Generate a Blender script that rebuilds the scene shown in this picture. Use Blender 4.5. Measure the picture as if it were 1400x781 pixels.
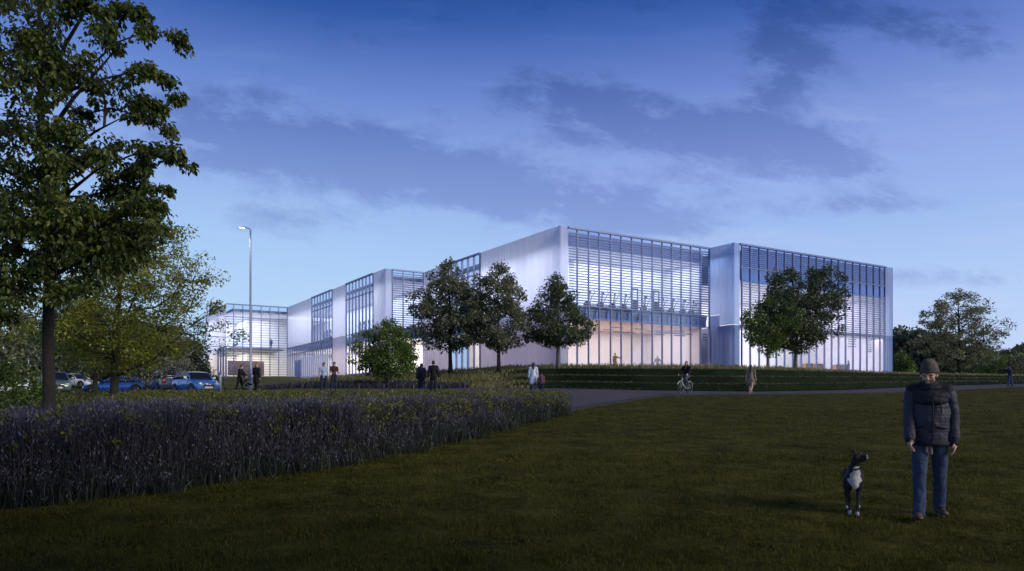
import bpy, bmesh, math, random
import numpy as np
from mathutils import Vector, Matrix

for o in list(bpy.data.objects):
    bpy.data.objects.remove(o)
SC = bpy.context.scene
COL = SC.collection
rad = math.radians
PI = math.pi

# ------------------------------------------------------------------ camera
EYE, FPX, HZ = 1.4, 1000.0, 543.0            # eye height, focal length in photo pixels, horizon row
cd = bpy.data.cameras.new('camera')
cd.sensor_width = 36.0
cd.lens = 36.0 * FPX / 1400.0
cd.shift_y = (HZ - 390.5) / 1400.0
cd.clip_start = 0.1
cd.clip_end = 6000
cam = bpy.data.objects.new('camera', cd)
COL.objects.link(cam)
cam.location = (0, 0, EYE)
cam.rotation_euler = (rad(90), 0, 0)
SC.camera = cam

# ------------------------------------------------------------------ exposure
vs = SC.view_settings
vs.view_transform = 'Standard'
vs.look = 'None'
vs.gamma = 1
vs.use_curve_mapping = False
vs.exposure = 0.0
SC.render.engine = 'CYCLES'
SC.cycles.use_denoising = True
SC.cycles.max_bounces = 8
SC.cycles.diffuse_bounces = 3
SC.cycles.glossy_bounces = 3
SC.cycles.transmission_bounces = 6
SC.cycles.transparent_max_bounces = 24
SC.cycles.caustics_reflective = False
SC.cycles.caustics_refractive = False
SC.cycles.sample_clamp_indirect = 6

# ------------------------------------------------------------------ dusk sky
SKY_STRENGTH = 1.0
world = bpy.data.worlds.new('World')
SC.world = world
world.use_nodes = True


class NT:
    """tiny helper for node graphs"""
    def __init__(s, tree):
        s.t = tree
        s.t.nodes.clear()

    def n(s, typ, **kw):
        nd = s.t.nodes.new(typ)
        for k, v in kw.items():
            setattr(nd, k, v)
        return nd

    def link(s, a, b):
        s.t.links.new(a, b)

    def put(s, sock, v):
        if hasattr(v, 'is_output') or isinstance(v, bpy.types.NodeSocket):
            s.link(v, sock)
        else:
            sock.default_value = v

    def m(s, op, a, b=0.0, c=0.0, clamp=False):
        nd = s.n('ShaderNodeMath', operation=op, use_clamp=clamp)
        s.put(nd.inputs[0], a)
        s.put(nd.inputs[1], b)
        s.put(nd.inputs[2], c)
        return nd.outputs[0]

    def smooth(s, v, lo, hi):
        nd = s.n('ShaderNodeMapRange', interpolation_type='SMOOTHSTEP')
        s.put(nd.inputs[0], v)
        nd.inputs[1].default_value = lo
        nd.inputs[2].default_value = hi
        return nd.outputs[0]

    def mix(s, f, a, b):
        nd = s.n('ShaderNodeMix', data_type='RGBA')
        s.put(nd.inputs[0], f)
        s.put(nd.inputs[6], a)
        s.put(nd.inputs[7], b)
        return nd.outputs[2]

    def ramp(s, f, stops, interp='LINEAR'):
        nd = s.n('ShaderNodeValToRGB')
        nd.color_ramp.interpolation = interp
        el = nd.color_ramp.elements
        while len(el) > 1:
            el.remove(el[-1])
        el[0].position, el[0].color = stops[0][0], (*stops[0][1], 1)
        for p, c in stops[1:]:
            e = el.new(p)
            e.color = (*c, 1)
        s.put(nd.inputs[0], f)
        return nd.outputs[0]

    def noise(s, vec, scale, detail=4, rough=0.55, dist=0.0):
        nd = s.n('ShaderNodeTexNoise')
        if vec is not None:
            s.link(vec, nd.inputs['Vector'])
        nd.inputs['Scale'].default_value = scale
        nd.inputs['Detail'].default_value = detail
        nd.inputs['Roughness'].default_value = rough
        nd.inputs['Distortion'].default_value = dist
        return nd.outputs['Fac']

    def comb(s, x, y, z=0.0):
        nd = s.n('ShaderNodeCombineXYZ')
        s.put(nd.inputs[0], x)
        s.put(nd.inputs[1], y)
        s.put(nd.inputs[2], z)
        return nd.outputs[0]


def srgb(r, g, b):
    f = lambda c: (c / 255) / 12.92 if c <= 10 else (((c / 255) + 0.055) / 1.055) ** 2.4
    return (f(r), f(g), f(b))


def build_sky():
    T = NT(world.node_tree)
    out = T.n('ShaderNodeOutputWorld')
    bg = T.n('ShaderNodeBackground')
    T.link(bg.outputs[0], out.inputs[0])
    bg.inputs[1].default_value = SKY_STRENGTH
    tc = T.n('ShaderNodeTexCoord')
    sep = T.n('ShaderNodeSeparateXYZ')
    T.link(tc.outputs['Generated'], sep.inputs[0])
    x, y, z = sep.outputs
    # clear dusk sky by elevation, a little warmer/cyan towards the left
    base = T.ramp(z, [(0.0, srgb(198, 215, 249)), (0.06, srgb(192, 213, 249)), (0.14, srgb(178, 205, 247)), (0.22, srgb(158, 187, 240)),
                      (0.30, srgb(144, 168, 230)), (0.38, srgb(110, 137, 208)), (0.445, srgb(68, 103, 180)), (0.485, srgb(42, 80, 156)),
                      (0.56, srgb(28, 62, 130)), (0.75, srgb(17, 42, 96)), (1.0, srgb(12, 32, 78))])
    cyan = T.ramp(z, [(0.0, srgb(188, 222, 252)), (0.08, srgb(186, 219, 250)), (0.2, srgb(168, 203, 246)), (0.30, srgb(142, 172, 232)),
                      (0.38, srgb(104, 136, 208)), (0.46, srgb(48, 88, 166)), (0.56, srgb(26, 60, 126)),
                      (1.0, srgb(12, 32, 78))])
    lf = T.smooth(x, 0.25, -0.35)
    sky = T.mix(lf, base, cyan)
    # tangent-plane coordinates of the sky direction ahead (east = y)
    ys = T.m('MAXIMUM', y, 0.12)
    a = T.m('DIVIDE', x, ys)
    b = T.m('DIVIDE', z, ys)
    cv = T.comb(T.m('MULTIPLY', a, 1.0), T.m('ADD', T.m('MULTIPLY', b, 2.1), T.m('MULTIPLY', a, 0.3)), 3.7)
    n1 = T.noise(cv, 6.5, 11, 0.68, 0.35)
    n2 = T.noise(cv, 16.0, 7, 0.65, 0.2)
    n3 = T.noise(T.comb(T.m('MULTIPLY', a, 0.8), T.m('MULTIPLY', b, 4.0), 9.1), 6.0, 7, 0.6, 0.4)
    # cloud banks: centre (a,b), radii, tilt, weight
    banks = [(-0.39, 0.370, 0.15, 0.060, -0.10, 1.0), (-0.20, 0.325, 0.22, 0.050, -0.15, 1.1), (-0.02, 0.285, 0.20, 0.040, -0.12, 1.1),
             (0.13, 0.245, 0.17, 0.032, -0.08, 1.0), (-0.30, 0.245, 0.12, 0.030, 0.0, 0.6), (0.17, 0.385, 0.22, 0.045, -0.08, 0.85),
             (0.40, 0.335, 0.15, 0.035, -0.22, 0.95), (0.06, 0.430, 0.14, 0.03, -0.1, 0.45), (0.46, 0.262, 0.14, 0.018, 0.03, 0.9),
             (0.38, 0.480, 0.085, 0.075, 0.2, 1.0), (0.35, 0.42, 0.05, 0.02, 0.2, 0.8), (0.58, 0.500, 0.13, 0.035, -0.1, 1.0), (0.27, 0.350, 0.25, 0.03, 0.0, 0.6),
             (-0.25, 0.500, 0.22, 0.025, -0.2, 0.35), (0.62, 0.165, 0.18, 0.018, 0.0, 0.75), (0.30, 0.30, 0.16, 0.03, 0.1, 0.6), (0.10, 0.54, 0.3, 0.04, 0.0, 0.5)]
    tot = None
    for (a0, b0, ra, rb, t, w) in banks:
        da = T.m('SUBTRACT', a, a0)
        db = T.m('SUBTRACT', b, b0)
        c_, s_ = math.cos(t), math.sin(t)
        p = T.m('ADD', T.m('MULTIPLY', da, c_ / ra), T.m('MULTIPLY', db, s_ / ra))
        q = T.m('ADD', T.m('MULTIPLY', da, -s_ / rb), T.m('MULTIPLY', db, c_ / rb))
        r2 = T.m('ADD', T.m('MULTIPLY', p, p), T.m('MULTIPLY', q, q))
        g = T.m('MULTIPLY', T.m('EXPONENT', T.m('MULTIPLY', r2, -1.15)), w)
        tot = g if tot is None else T.m('ADD', tot, g)
    ns = T.m('ADD', T.m('MULTIPLY', T.m('SUBTRACT', n1, 0.5), 2.6), T.m('MULTIPLY', T.m('SUBTRACT', n2, 0.5), 2.0))
    f = T.m('ADD', tot, T.m('MULTIPLY', ns, T.m('ADD', 0.42, T.m('MULTIPLY', tot, 0.72))))
    dens = T.smooth(f, 0.22, 1.12)
    front = T.smooth(y, 0.1, 0.3)
    dens = T.m('MULTIPLY', dens, front)
    ccol = T.ramp(z, [(0.0, srgb(150, 172, 226)), (0.14, srgb(142, 162, 218)), (0.25, srgb(112, 134, 200)), (0.33, srgb(82, 108, 178)),
                      (0.42, srgb(42, 74, 140)), (0.50, srgb(16, 46, 102)), (1.0, srgb(8, 24, 62))])
    sky2 = T.mix(T.m('MULTIPLY', dens, 0.58), sky, ccol)
    # thin bright wisps between the banks
    wis = T.m('MULTIPLY', T.smooth(n3, 0.50, 0.78), T.m('MULTIPLY', T.m('SUBTRACT', 1.0, dens), 0.42))
    wcol = T.ramp(z, [(0.0, srgb(214, 226, 252)), (0.3, srgb(172, 194, 240)), (0.42, srgb(92, 128, 200)), (0.55, srgb(34, 68, 140))])
    sky3 = T.mix(wis, sky2, wcol)
    # below the horizon: dull ground colour
    low = T.smooth(z, 0.0, -0.03)
    sky4 = T.mix(low, sky3, (*srgb(40, 52, 60), 1))
    T.link(sky4, bg.inputs[0])


build_sky()

# last glow of the sun, low from the right and very soft
sd = bpy.data.lights.new('sun', 'SUN')
sd.energy = 2.2
sd.angle = rad(25)
sd.color = (1.0, 0.90, 0.76)
sun = bpy.data.objects.new('sun', sd)
COL.objects.link(sun)
sun.rotation_euler = (rad(65), 0, rad(60))


# ================================================================== helpers
def tag(o, label=None, cat=None, group=None, kind=None):
    if label:
        o['label'] = label
    if cat:
        o['category'] = cat
    if group:
        o['group'] = group
    if kind:
        o['kind'] = kind
    return o


def empty(name, loc=(0, 0, 0), rz=0.0, parent=None):
    o = bpy.data.objects.new(name, None)
    o.empty_display_size = 0.2
    COL.objects.link(o)
    o.location = loc
    o.rotation_euler = (0, 0, rz)
    if parent:
        o.parent = parent
    return o


def link_mesh(name, me, parent=None):
    o = bpy.data.objects.new(name, me)
    COL.objects.link(o)
    if parent:
        o.parent = parent
    return o


def copy_tree(o, parent=None):
    c = o.copy()
    COL.objects.link(c)
    if parent:
        c.parent = parent
    for ch in o.children:
        copy_tree(ch, c)
    return c


class MB:
    """collects faces, then links them as ONE mesh object"""
    def __init__(s):
        s.v = []
        s.f = []
        s.mi = []

    def add(s, vs, fs, mi=0):
        b = len(s.v)
        s.v.extend([tuple(p) for p in vs])
        for f in fs:
            s.f.append(tuple(b + i for i in f))
            s.mi.append(mi)

    def box(s, x0, x1, y0, y1, z0, z1, M=None, mi=0):
        vs = [Vector((x, y, z)) for z in (z0, z1) for y in (y0, y1) for x in (x0, x1)]
        if M is not None:
            vs = [M @ p for p in vs]
        s.add(vs, [(0, 2, 3, 1), (4, 5, 7, 6), (0, 1, 5, 4), (2, 6, 7, 3), (0, 4, 6, 2), (1, 3, 7, 5)], mi)

    def tube(s, pts, rs, n=8, cap=True, mi=0):
        pts = [Vector(p) for p in pts]
        if not hasattr(rs, '__len__'):
            rs = [rs] * len(pts)
        rings = []
        up = Vector((0.31, 0.23, 0.92)).normalized()
        px_ = None
        for i, p in enumerate(pts):
            d = (pts[min(i + 1, len(pts) - 1)] - pts[max(i - 1, 0)])
            if d.length < 1e-9:
                d = Vector((0, 0, 1))
            d.normalize()
            if px_ is None:
                a = d.cross(up)
                if a.length < 0.05:
                    a = d.cross(Vector((1, 0, 0)))
            else:
                a = px_ - d * px_.dot(d)
            a.normalize()
            px_ = a
            b = d.cross(a)
            rings.append([p + (a * math.cos(2 * PI * k / n) + b * math.sin(2 * PI * k / n)) * rs[i] for k in range(n)])
        vs = [q for r in rings for q in r]
        fs = []
        for i in range(len(pts) - 1):
            for k in range(n):
                k2 = (k + 1) % n
                fs.append((i * n + k, i * n + k2, (i + 1) * n + k2, (i + 1) * n + k))
        if cap:
            fs.append(tuple(range(n - 1, -1, -1)))
            fs.append(tuple((len(pts) - 1) * n + k for k in range(n)))
        s.add(vs, fs, mi)

    def lathe(s, prof, n=16, M=None, mi=0):
        """prof: list of (r, z) turned about z"""
        vs = []
        for r, z in prof:
            for k in range(n):
                p = Vector((r * math.cos(2 * PI * k / n), r * math.sin(2 * PI * k / n), z))
                vs.append(M @ p if M is not None else p)
        fs = []
        for i in range(len(prof) - 1):
            for k in range(n):
                k2 = (k + 1) % n
                fs.append((i * n + k, i * n + k2, (i + 1) * n + k2, (i + 1) * n + k))
        fs.append(tuple(range(n - 1, -1, -1)))
        fs.append(tuple((len(prof) - 1) * n + k for k in range(n)))
        s.add(vs, fs, mi)

    def build(s, name, mats, parent=None, smooth=False, bevel=0.0):
        me = bpy.data.meshes.new(name)
        me.from_pydata(s.v, [], s.f)
        if not isinstance(mats, (list, tuple)):
            mats = [mats]
        for m in mats:
            me.materials.append(m)
        if len(mats) > 1:
            me.polygons.foreach_set('material_index', s.mi)
        if smooth:
            me.polygons.foreach_set('use_smooth', [True] * len(me.polygons))
        me.update()
        o = link_mesh(name, me, parent)
        if bevel > 0:
            md = o.modifiers.new('bevel', 'BEVEL')
            md.width = bevel
            md.segments = 2
            md.limit_method = 'ANGLE'
        return o


def np_mesh(name, verts, faces, mat, parent=None, smooth=False):
    """verts (N,3), faces (M,k) numpy -> one mesh object, fast"""
    me = bpy.data.meshes.new(name)
    k = faces.shape[1]
    me.vertices.add(len(verts))
    me.vertices.foreach_set('co', np.ascontiguousarray(verts, dtype=np.float32).ravel())
    me.loops.add(faces.size)
    me.loops.foreach_set('vertex_index', np.ascontiguousarray(faces, dtype=np.int32).ravel())
    me.polygons.add(len(faces))
    me.polygons.foreach_set('loop_start', np.arange(0, faces.size, k, dtype=np.int32))
    me.polygons.foreach_set('loop_total', np.full(len(faces), k, dtype=np.int32))
    if smooth:
        me.polygons.foreach_set('use_smooth', np.ones(len(faces), dtype=bool))
    me.update(calc_edges=True)
    for m in (mat if isinstance(mat, (list, tuple)) else [mat]):
        me.materials.append(m)
    return link_mesh(name, me, parent)


# ------------------------------------------------------------------ materials
def mat(name, col, rough=0.6, metal=0.0, var=0.12, scale=6.0, bump=0.0, bscale=40.0, spec=0.5, coat=0.0, emit=None, estr=0.0):
    m = bpy.data.materials.new(name)
    m.use_nodes = True
    T = NT(m.node_tree)
    out = T.n('ShaderNodeOutputMaterial')
    p = T.n('ShaderNodeBsdfPrincipled')
    T.link(p.outputs[0], out.inputs[0])
    tc = T.n('ShaderNodeTexCoord')
    nz = T.noise(tc.outputs['Object'], scale, 5, 0.6)
    lo = tuple(max(0, c * (1 - var)) for c in col)
    hi = tuple(min(1, c * (1 + var)) for c in col)
    c = T.ramp(nz, [(0.3, lo), (0.7, hi)])
    T.link(c, p.inputs['Base Color'])
    p.inputs['Roughness'].default_value = rough
    p.inputs['Metallic'].default_value = metal
    p.inputs['Specular IOR Level'].default_value = spec
    p.inputs['Coat Weight'].default_value = coat
    if bump > 0:
        bn = T.n('ShaderNodeBump')
        bn.inputs['Strength'].default_value = bump
        bn.inputs['Distance'].default_value = 0.02
        T.link(T.noise(tc.outputs['Object'], bscale, 6, 0.65), bn.inputs['Height'])
        T.link(bn.outputs[0], p.inputs['Normal'])
    if emit:
        p.inputs['Emission Color'].default_value = (*emit, 1)
        p.inputs['Emission Strength'].default_value = estr
    return m


def leaf_mat(name, stops, trans=0.35, rough=0.5, patch=0.5, spec=0.45):
    """per-leaf colour (random per island) with clumpy variation, some light through the leaf"""
    m = bpy.data.materials.new(name)
    m.use_nodes = True
    T = NT(m.node_tree)
    out = T.n('ShaderNodeOutputMaterial')
    geo = T.n('ShaderNodeNewGeometry')
    tc = T.n('ShaderNodeTexCoord')
    nz = T.noise(tc.outputs['Object'], patch, 3, 0.6)
    f = T.m('ADD', T.m('MULTIPLY', geo.outputs['Random Per Island'], 0.55), T.m('MULTIPLY', T.smooth(nz, 0.3, 0.7), 0.45))
    c = T.ramp(f, [(i / (len(stops) - 1), s) for i, s in enumerate(stops)])
    p = T.n('ShaderNodeBsdfPrincipled')
    T.link(c, p.inputs['Base Color'])
    p.inputs['Roughness'].default_value = rough
    p.inputs['Specular IOR Level'].default_value = spec
    tr = T.n('ShaderNodeBsdfTranslucent')
    T.link(c, tr.inputs[0])
    mx = T.n('ShaderNodeMixShader')
    mx.inputs[0].default_value = trans
    T.link(p.outputs[0], mx.inputs[1])
    T.link(tr.outputs[0], mx.inputs[2])
    T.link(mx.outputs[0], out.inputs[0])
    return m


def ground_mat(name, stops, s1=0.35, s2=9.0, rough=0.95, bump=0.5, bs=30.0):
    m = bpy.data.materials.new(name)
    m.use_nodes = True
    T = NT(m.node_tree)
    out = T.n('ShaderNodeOutputMaterial')
    p = T.n('ShaderNodeBsdfPrincipled')
    T.link(p.outputs[0], out.inputs[0])
    tc = T.n('ShaderNodeTexCoord')
    ob = tc.outputs['Object']
    f = T.m('ADD', T.m('MULTIPLY', T.noise(ob, s1, 4, 0.6), 0.55), T.m('MULTIPLY', T.noise(ob, s2, 6, 0.7), 0.45))
    T.link(T.ramp(f, stops), p.inputs['Base Color'])
    p.inputs['Roughness'].default_value = rough
    p.inputs['Specular IOR Level'].default_value = 0.04
    bn = T.n('ShaderNodeBump')
    bn.inputs['Strength'].default_value = bump
    bn.inputs['Distance'].default_value = 0.03
    T.link(T.noise(ob, bs, 6, 0.7), bn.inputs['Height'])
    T.link(bn.outputs[0], p.inputs['Normal'])
    return m


def glass_mat(name, tint=(0.9, 0.94, 1.0), refl=0.12, rough=0.02):
    m = bpy.data.materials.new(name)
    m.use_nodes = True
    T = NT(m.node_tree)
    out = T.n('ShaderNodeOutputMaterial')
    tr = T.n('ShaderNodeBsdfTransparent')
    tr.inputs[0].default_value = (*tint, 1)
    gl = T.n('ShaderNodeBsdfGlossy')
    gl.inputs['Roughness'].default_value = rough
    gl.inputs[0].default_value = (0.85, 0.9, 1.0, 1)
    lw = T.n('ShaderNodeLayerWeight')
    lw.inputs[0].default_value = 0.35
    f = T.m('ADD', T.m('MULTIPLY', lw.outputs['Fresnel'], 0.12), refl, clamp=True)
    mx = T.n('ShaderNodeMixShader')
    T.link(f, mx.inputs[0])
    T.link(tr.outputs[0], mx.inputs[1])
    T.link(gl.outputs[0], mx.inputs[2])
    T.link(mx.outputs[0], out.inputs[0])
    return m


def poly_mat(name, tcol, dcol, f, rough=0.35):
    """multiwall polycarbonate sheet: part translucent, part white diffuse, faint sheen"""
    m = bpy.data.materials.new(name)
    m.use_nodes = True
    T = NT(m.node_tree)
    out = T.n('ShaderNodeOutputMaterial')
    tc = T.n('ShaderNodeTexCoord')
    mp = T.n('ShaderNodeMapping')
    T.link(tc.outputs['Object'], mp.inputs['Vector'])
    mp.inputs['Scale'].default_value = (1.6, 1.6, 0.06)
    nz = T.noise(mp.outputs[0], 0.8, 5, 0.7)
    tr = T.n('ShaderNodeBsdfTranslucent')
    T.link(T.ramp(nz, [(0.3, tuple(c * 0.86 for c in tcol)), (0.7, tcol)]), tr.inputs[0])
    p = T.n('ShaderNodeBsdfPrincipled')
    p.inputs['Base Color'].default_value = (*dcol, 1)
    p.inputs['Roughness'].default_value = rough
    p.inputs['Specular IOR Level'].default_value = 0.5
    mx = T.n('ShaderNodeMixShader')
    mx.inputs[0].default_value = f
    T.link(p.outputs[0], mx.inputs[1])
    T.link(tr.outputs[0], mx.inputs[2])
    T.link(mx.outputs[0], out.inputs[0])
    return m


M = {}
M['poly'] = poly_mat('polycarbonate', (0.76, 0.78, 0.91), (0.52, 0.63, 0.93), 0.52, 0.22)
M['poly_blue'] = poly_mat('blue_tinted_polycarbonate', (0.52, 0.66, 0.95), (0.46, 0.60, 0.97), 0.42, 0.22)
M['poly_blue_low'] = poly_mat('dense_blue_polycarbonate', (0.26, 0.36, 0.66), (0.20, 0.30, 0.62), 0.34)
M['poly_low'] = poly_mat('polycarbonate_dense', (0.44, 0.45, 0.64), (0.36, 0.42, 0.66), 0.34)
M['glass'] = glass_mat('clear_glass', (0.90, 0.94, 1.0), 0.025)
M['glass_blue'] = glass_mat('blue_glass', (0.62, 0.72, 0.95), 0.14)
M['alu'] = mat('blue_grey_aluminium', (0.19, 0.24, 0.45), 0.4, 0.1, 0.08, 2)
M['louvre'] = mat('louvre_aluminium', (0.15, 0.20, 0.42), 0.45, 0.0, 0.06, 2)
M['white_in'] = mat('white_plaster', (0.80, 0.80, 0.82), 0.8, var=0.03, scale=1)
M['peach_in'] = mat('warm_timber_ceiling', (0.78, 0.60, 0.50), 0.7, var=0.06, scale=1.5)
M['lav_in'] = mat('pale_lilac_wall', (0.66, 0.64, 0.76), 0.8, var=0.04, scale=1)
M['blue_wall'] = mat('plant_wall_and_shade_panel', (0.25, 0.38, 0.74), 0.6, var=0.06, scale=1)
M['roof'] = mat('roof_membrane', (0.30, 0.32, 0.36), 0.8)
M['concrete'] = mat('floor_concrete', (0.45, 0.45, 0.50), 0.7, var=0.05, scale=1)
M['beam'] = mat('grey_steel', (0.20, 0.22, 0.30), 0.5, 0.3)
M['brown'] = mat('oak_panel', (0.34, 0.22, 0.14), 0.6, var=0.25, scale=3)
M['machine'] = mat('machine_grey', (0.12, 0.12, 0.14), 0.45)
M['machine2'] = mat('machine_dark', (0.05, 0.05, 0.06), 0.4)
M['steel'] = mat('galvanised_steel', (0.42, 0.46, 0.54), 0.4, 0.6)
M['bark'] = mat('brown_bark', (0.024, 0.020, 0.017), 0.95, var=0.4, scale=9, bump=0.8, bscale=25)
M['bark_grey'] = mat('grey_bark', (0.17, 0.16, 0.14), 0.95, var=0.35, scale=8, bump=0.7, bscale=25)
M['bark_dark'] = mat('dark_bark', (0.030, 0.028, 0.024), 0.95, var=0.4, scale=9, bump=0.8, bscale=25)


def W(px, py, Y):
    """world point seen at photo pixel (px, py) at depth Y"""
    return Vector(((px - 700) / FPX * Y, Y, EYE - (py - HZ) / FPX * Y))


# ================================================================== terrain
def sst(t):
    t = np.clip(t, 0, 1)
    return t * t * (3 - 2 * t)


PT_X = np.array([-60, -12, -3, 3.4, 8.0, 14.0, 20.0, 27.0, 34.0, 42.0, 60.0, 200.0])     # far edge of the path / foot of the terraces
PT_Y = np.array([49, 49, 49, 47.5, 44.2, 42.4, 44.5, 49.7, 54.0, 57.5, 62.0, 80.0])
CR_P = np.array([-500, 400, 470, 540, 640, 700, 777, 960, 1060, 1220, 1400, 1800])          # crest row by photo column
CR_Y = np.array([516, 516, 515.5, 512.5, 507, 502.5, 500.5, 501.5, 504.5, 512, 515.5, 517])


def plane(y):
    return 0.05 * (y - 8.33)


def H(x, y):
    x = np.asarray(x, dtype=float)
    y = np.asarray(y, dtype=float)
    base = np.where(y < 60, plane(y), 2.5835 + 0.040 * (y - 60))
    base = np.where(y > 130, 5.38, base)
    base = np.where(y < -10, plane(-10.0), base)
    # the car park dips
    dip = sst((-14 - x) / 5.0) * sst((y - 39) / 5.5)
    carz = np.where(y < 60, 1.57, 1.57 + 0.052 * (y - 60))
    carz = np.minimum(carz, 5.0)
    base = base * (1 - dip) + np.minimum(base, carz) * dip
    # mound with grass terraces in front of the building
    y0 = np.interp(x, PT_X, PT_Y)
    yc = y0 + 13.0
    px = 700 + 1000 * x / yc
    cz = EYE + (HZ - np.interp(px, CR_P, CR_Y)) / 1000 * yc
    z0 = plane(y0)
    s = (y - y0) / 13.0
    R = np.maximum(cz - z0, 0)
    ter = (0.19 * sst((s - 0.012) / 0.06) + 0.24 * sst((s - 0.27) / 0.06) + 0.27 * sst((s - 0.54) / 0.06) + 0.18 * sst((s - 0.78) / 0.22)
           + 0.12 * np.clip(s, 0, 1))
    smo = sst(s) * 0.8 + 0.2 * np.clip(s, 0, 1)
    k = sst((x + 1.2) / 2.6)
    prof = smo * (1 - k) + ter * k
    mound = z0 + R * prof
    back = np.where(y > yc, np.maximum(cz - 0.10 * (y - yc), np.minimum(cz, 3.0 + 0 * y)), mound)
    wgt = sst((px - 395) / 70.0)
    mm = np.where(y > y0, np.maximum(base, back), base)
    return base * (1 - wgt) + mm * wgt


def Hs(x, y):
    return float(H(np.array([x]), np.array([y]))[0])


def grid_mesh(name, xs, ys, mat_, dz=0.0, kind='structure'):
    X, Y = np.meshgrid(xs, ys)
    Z = H(X, Y) + dz
    V = np.stack([X, Y, Z], -1).reshape(-1, 3)
    ny, nx = X.shape
    i = np.arange(ny - 1)[:, None] * nx + np.arange(nx - 1)[None, :]
    F = np.stack([i, i + 1, i + nx + 1, i + nx], -1).reshape(-1, 4)
    o = np_mesh(name, V, F, mat_, smooth=True)
    tag(o, kind=kind)
    return o


M['meadow'] = ground_mat('meadow_soil', [(0.3, (0.045, 0.052, 0.016)), (0.5, (0.085, 0.088, 0.030)), (0.7, (0.14, 0.13, 0.050))], 0.25, 6)
M['lawn'] = ground_mat('lawn_turf', [(0.36, (0.016, 0.017, 0.004)), (0.5, (0.066, 0.064, 0.012)), (0.62, (0.112, 0.102, 0.022))], 1.6, 7, bump=1.0, bs=14)
M['asphalt'] = ground_mat('path_asphalt', [(0.3, (0.085, 0.082, 0.10)), (0.7, (0.13, 0.122, 0.145))], 0.5, 60, rough=0.8, bump=0.2, bs=90)
M['carpark'] = ground_mat('car_park_asphalt', [(0.3, (0.05, 0.05, 0.06)), (0.7, (0.08, 0.08, 0.09))], 0.5, 40, rough=0.85, bump=0.2, bs=60)
M['kerb'] = mat('dark_edging', (0.020, 0.020, 0.026), 0.8, bump=0.3)

xs = np.concatenate([[-1800, -900, -500, -300, -200, -140, -100], np.arange(-80, 80.1, 0.5), [100, 140, 200, 300, 500, 900, 1800]])
ys = np.concatenate([[-200, -80, -40, -20, -10], np.arange(-5, 38, 0.6), np.arange(38, 72, 0.2), np.arange(72, 132, 1.0), [140, 160, 200, 300, 500, 900, 2000]])
grid_mesh('ground', xs, ys, M['meadow'])


def strip(name, rows, mat_, dz, n=60, kind='structure'):
    """rows: list of (x0, y0, x1, y1) from one edge to the other"""
    V, F = [], []
    for (x0, y0, x1, y1) in rows:
        t = np.linspace(0, 1, n)
        V.append(np.stack([x0 + (x1 - x0) * t, y0 + (y1 - y0) * t], -1))
    P = np.array(V)
    Z = H(P[..., 0], P[..., 1]) + dz
    VV = np.concatenate([P, Z[..., None]], -1).reshape(-1, 3)
    ny = len(rows)
    i = np.arange(ny - 1)[:, None] * n + np.arange(n - 1)[None, :]
    FF = np.stack([i, i + 1, i + n + 1, i + n], -1).reshape(-1, 4)
    return tag(np_mesh(name, VV, FF, mat_, smooth=True), kind=kind)


# dark mown turf on the terraces
M['terrace'] = ground_mat('terrace_turf', [(0.3, (0.010, 0.018, 0.008)), (0.7, (0.024, 0.036, 0.014))], 0.6, 8, bump=0.8, bs=14)
tx_ = np.linspace(-0.6, 70, 180)
strip('terrace', [(x, np.interp(x, PT_X, PT_Y) - 0.14, x, np.interp(x, PT_X, PT_Y) + 10.6) for x in tx_], M['terrace'], 0.05, 120)

# lawn edge: along the planting bed, then along the path
LE_Y = np.array([-6, 3.0, 7.0, 8.8, 11.2, 13.3, 18.0, 24.5, 27.3, 33.6, 36.7, 37.6])
LE_X = np.array([-16, -11.0, -7.6, -6.2, -3.9, -2.65, -0.75, 1.6, 2.7, 5.9, 7.6, 9.5])
PB_X = np.array([-4.0, -1.0, 1.6, 2.7, 5.9, 7.6, 9.5, 13.4, 18.0, 22.8, 30.0, 38.0, 60.0])      # near edge of the path
PB_Y = np.array([24.0, 24.0, 24.5, 27.3, 33.6, 36.7, 37.6, 38.1, 39.4, 41.6, 46.6, 52.0, 60.0])
lx = np.concatenate([np.linspace(-16, 9.5, 120), np.linspace(10, 60, 80)])
near_y = np.full_like(lx, -6.0)
# near boundary follows the bed (x of bed edge -> y)
far_y = np.where(lx < 1.6, np.interp(lx, LE_X, LE_Y), np.interp(lx, PB_X, PB_Y))
strip('lawn', [(x, -6.0, x, fy) for x, fy in zip(lx, far_y)], M['lawn'], 0.012, 110)
pxs = np.linspace(-4, 58, 160)
strip('path', [(x, np.interp(x, PB_X, PB_Y), x, np.interp(x, PT_X, PT_Y) - 0.15) for x in pxs], M['asphalt'], 0.020, 40)
strip('side_path', [(x, 39.5, x, 46.0) for x in np.linspace(-26, -3.9, 60)], M['asphalt'], 0.016, 14)
strip('car_park', [(x, 45.6, x, 61.0) for x in np.linspace(-70, -15.5, 60)], M['carpark'], 0.018, 24)
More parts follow.
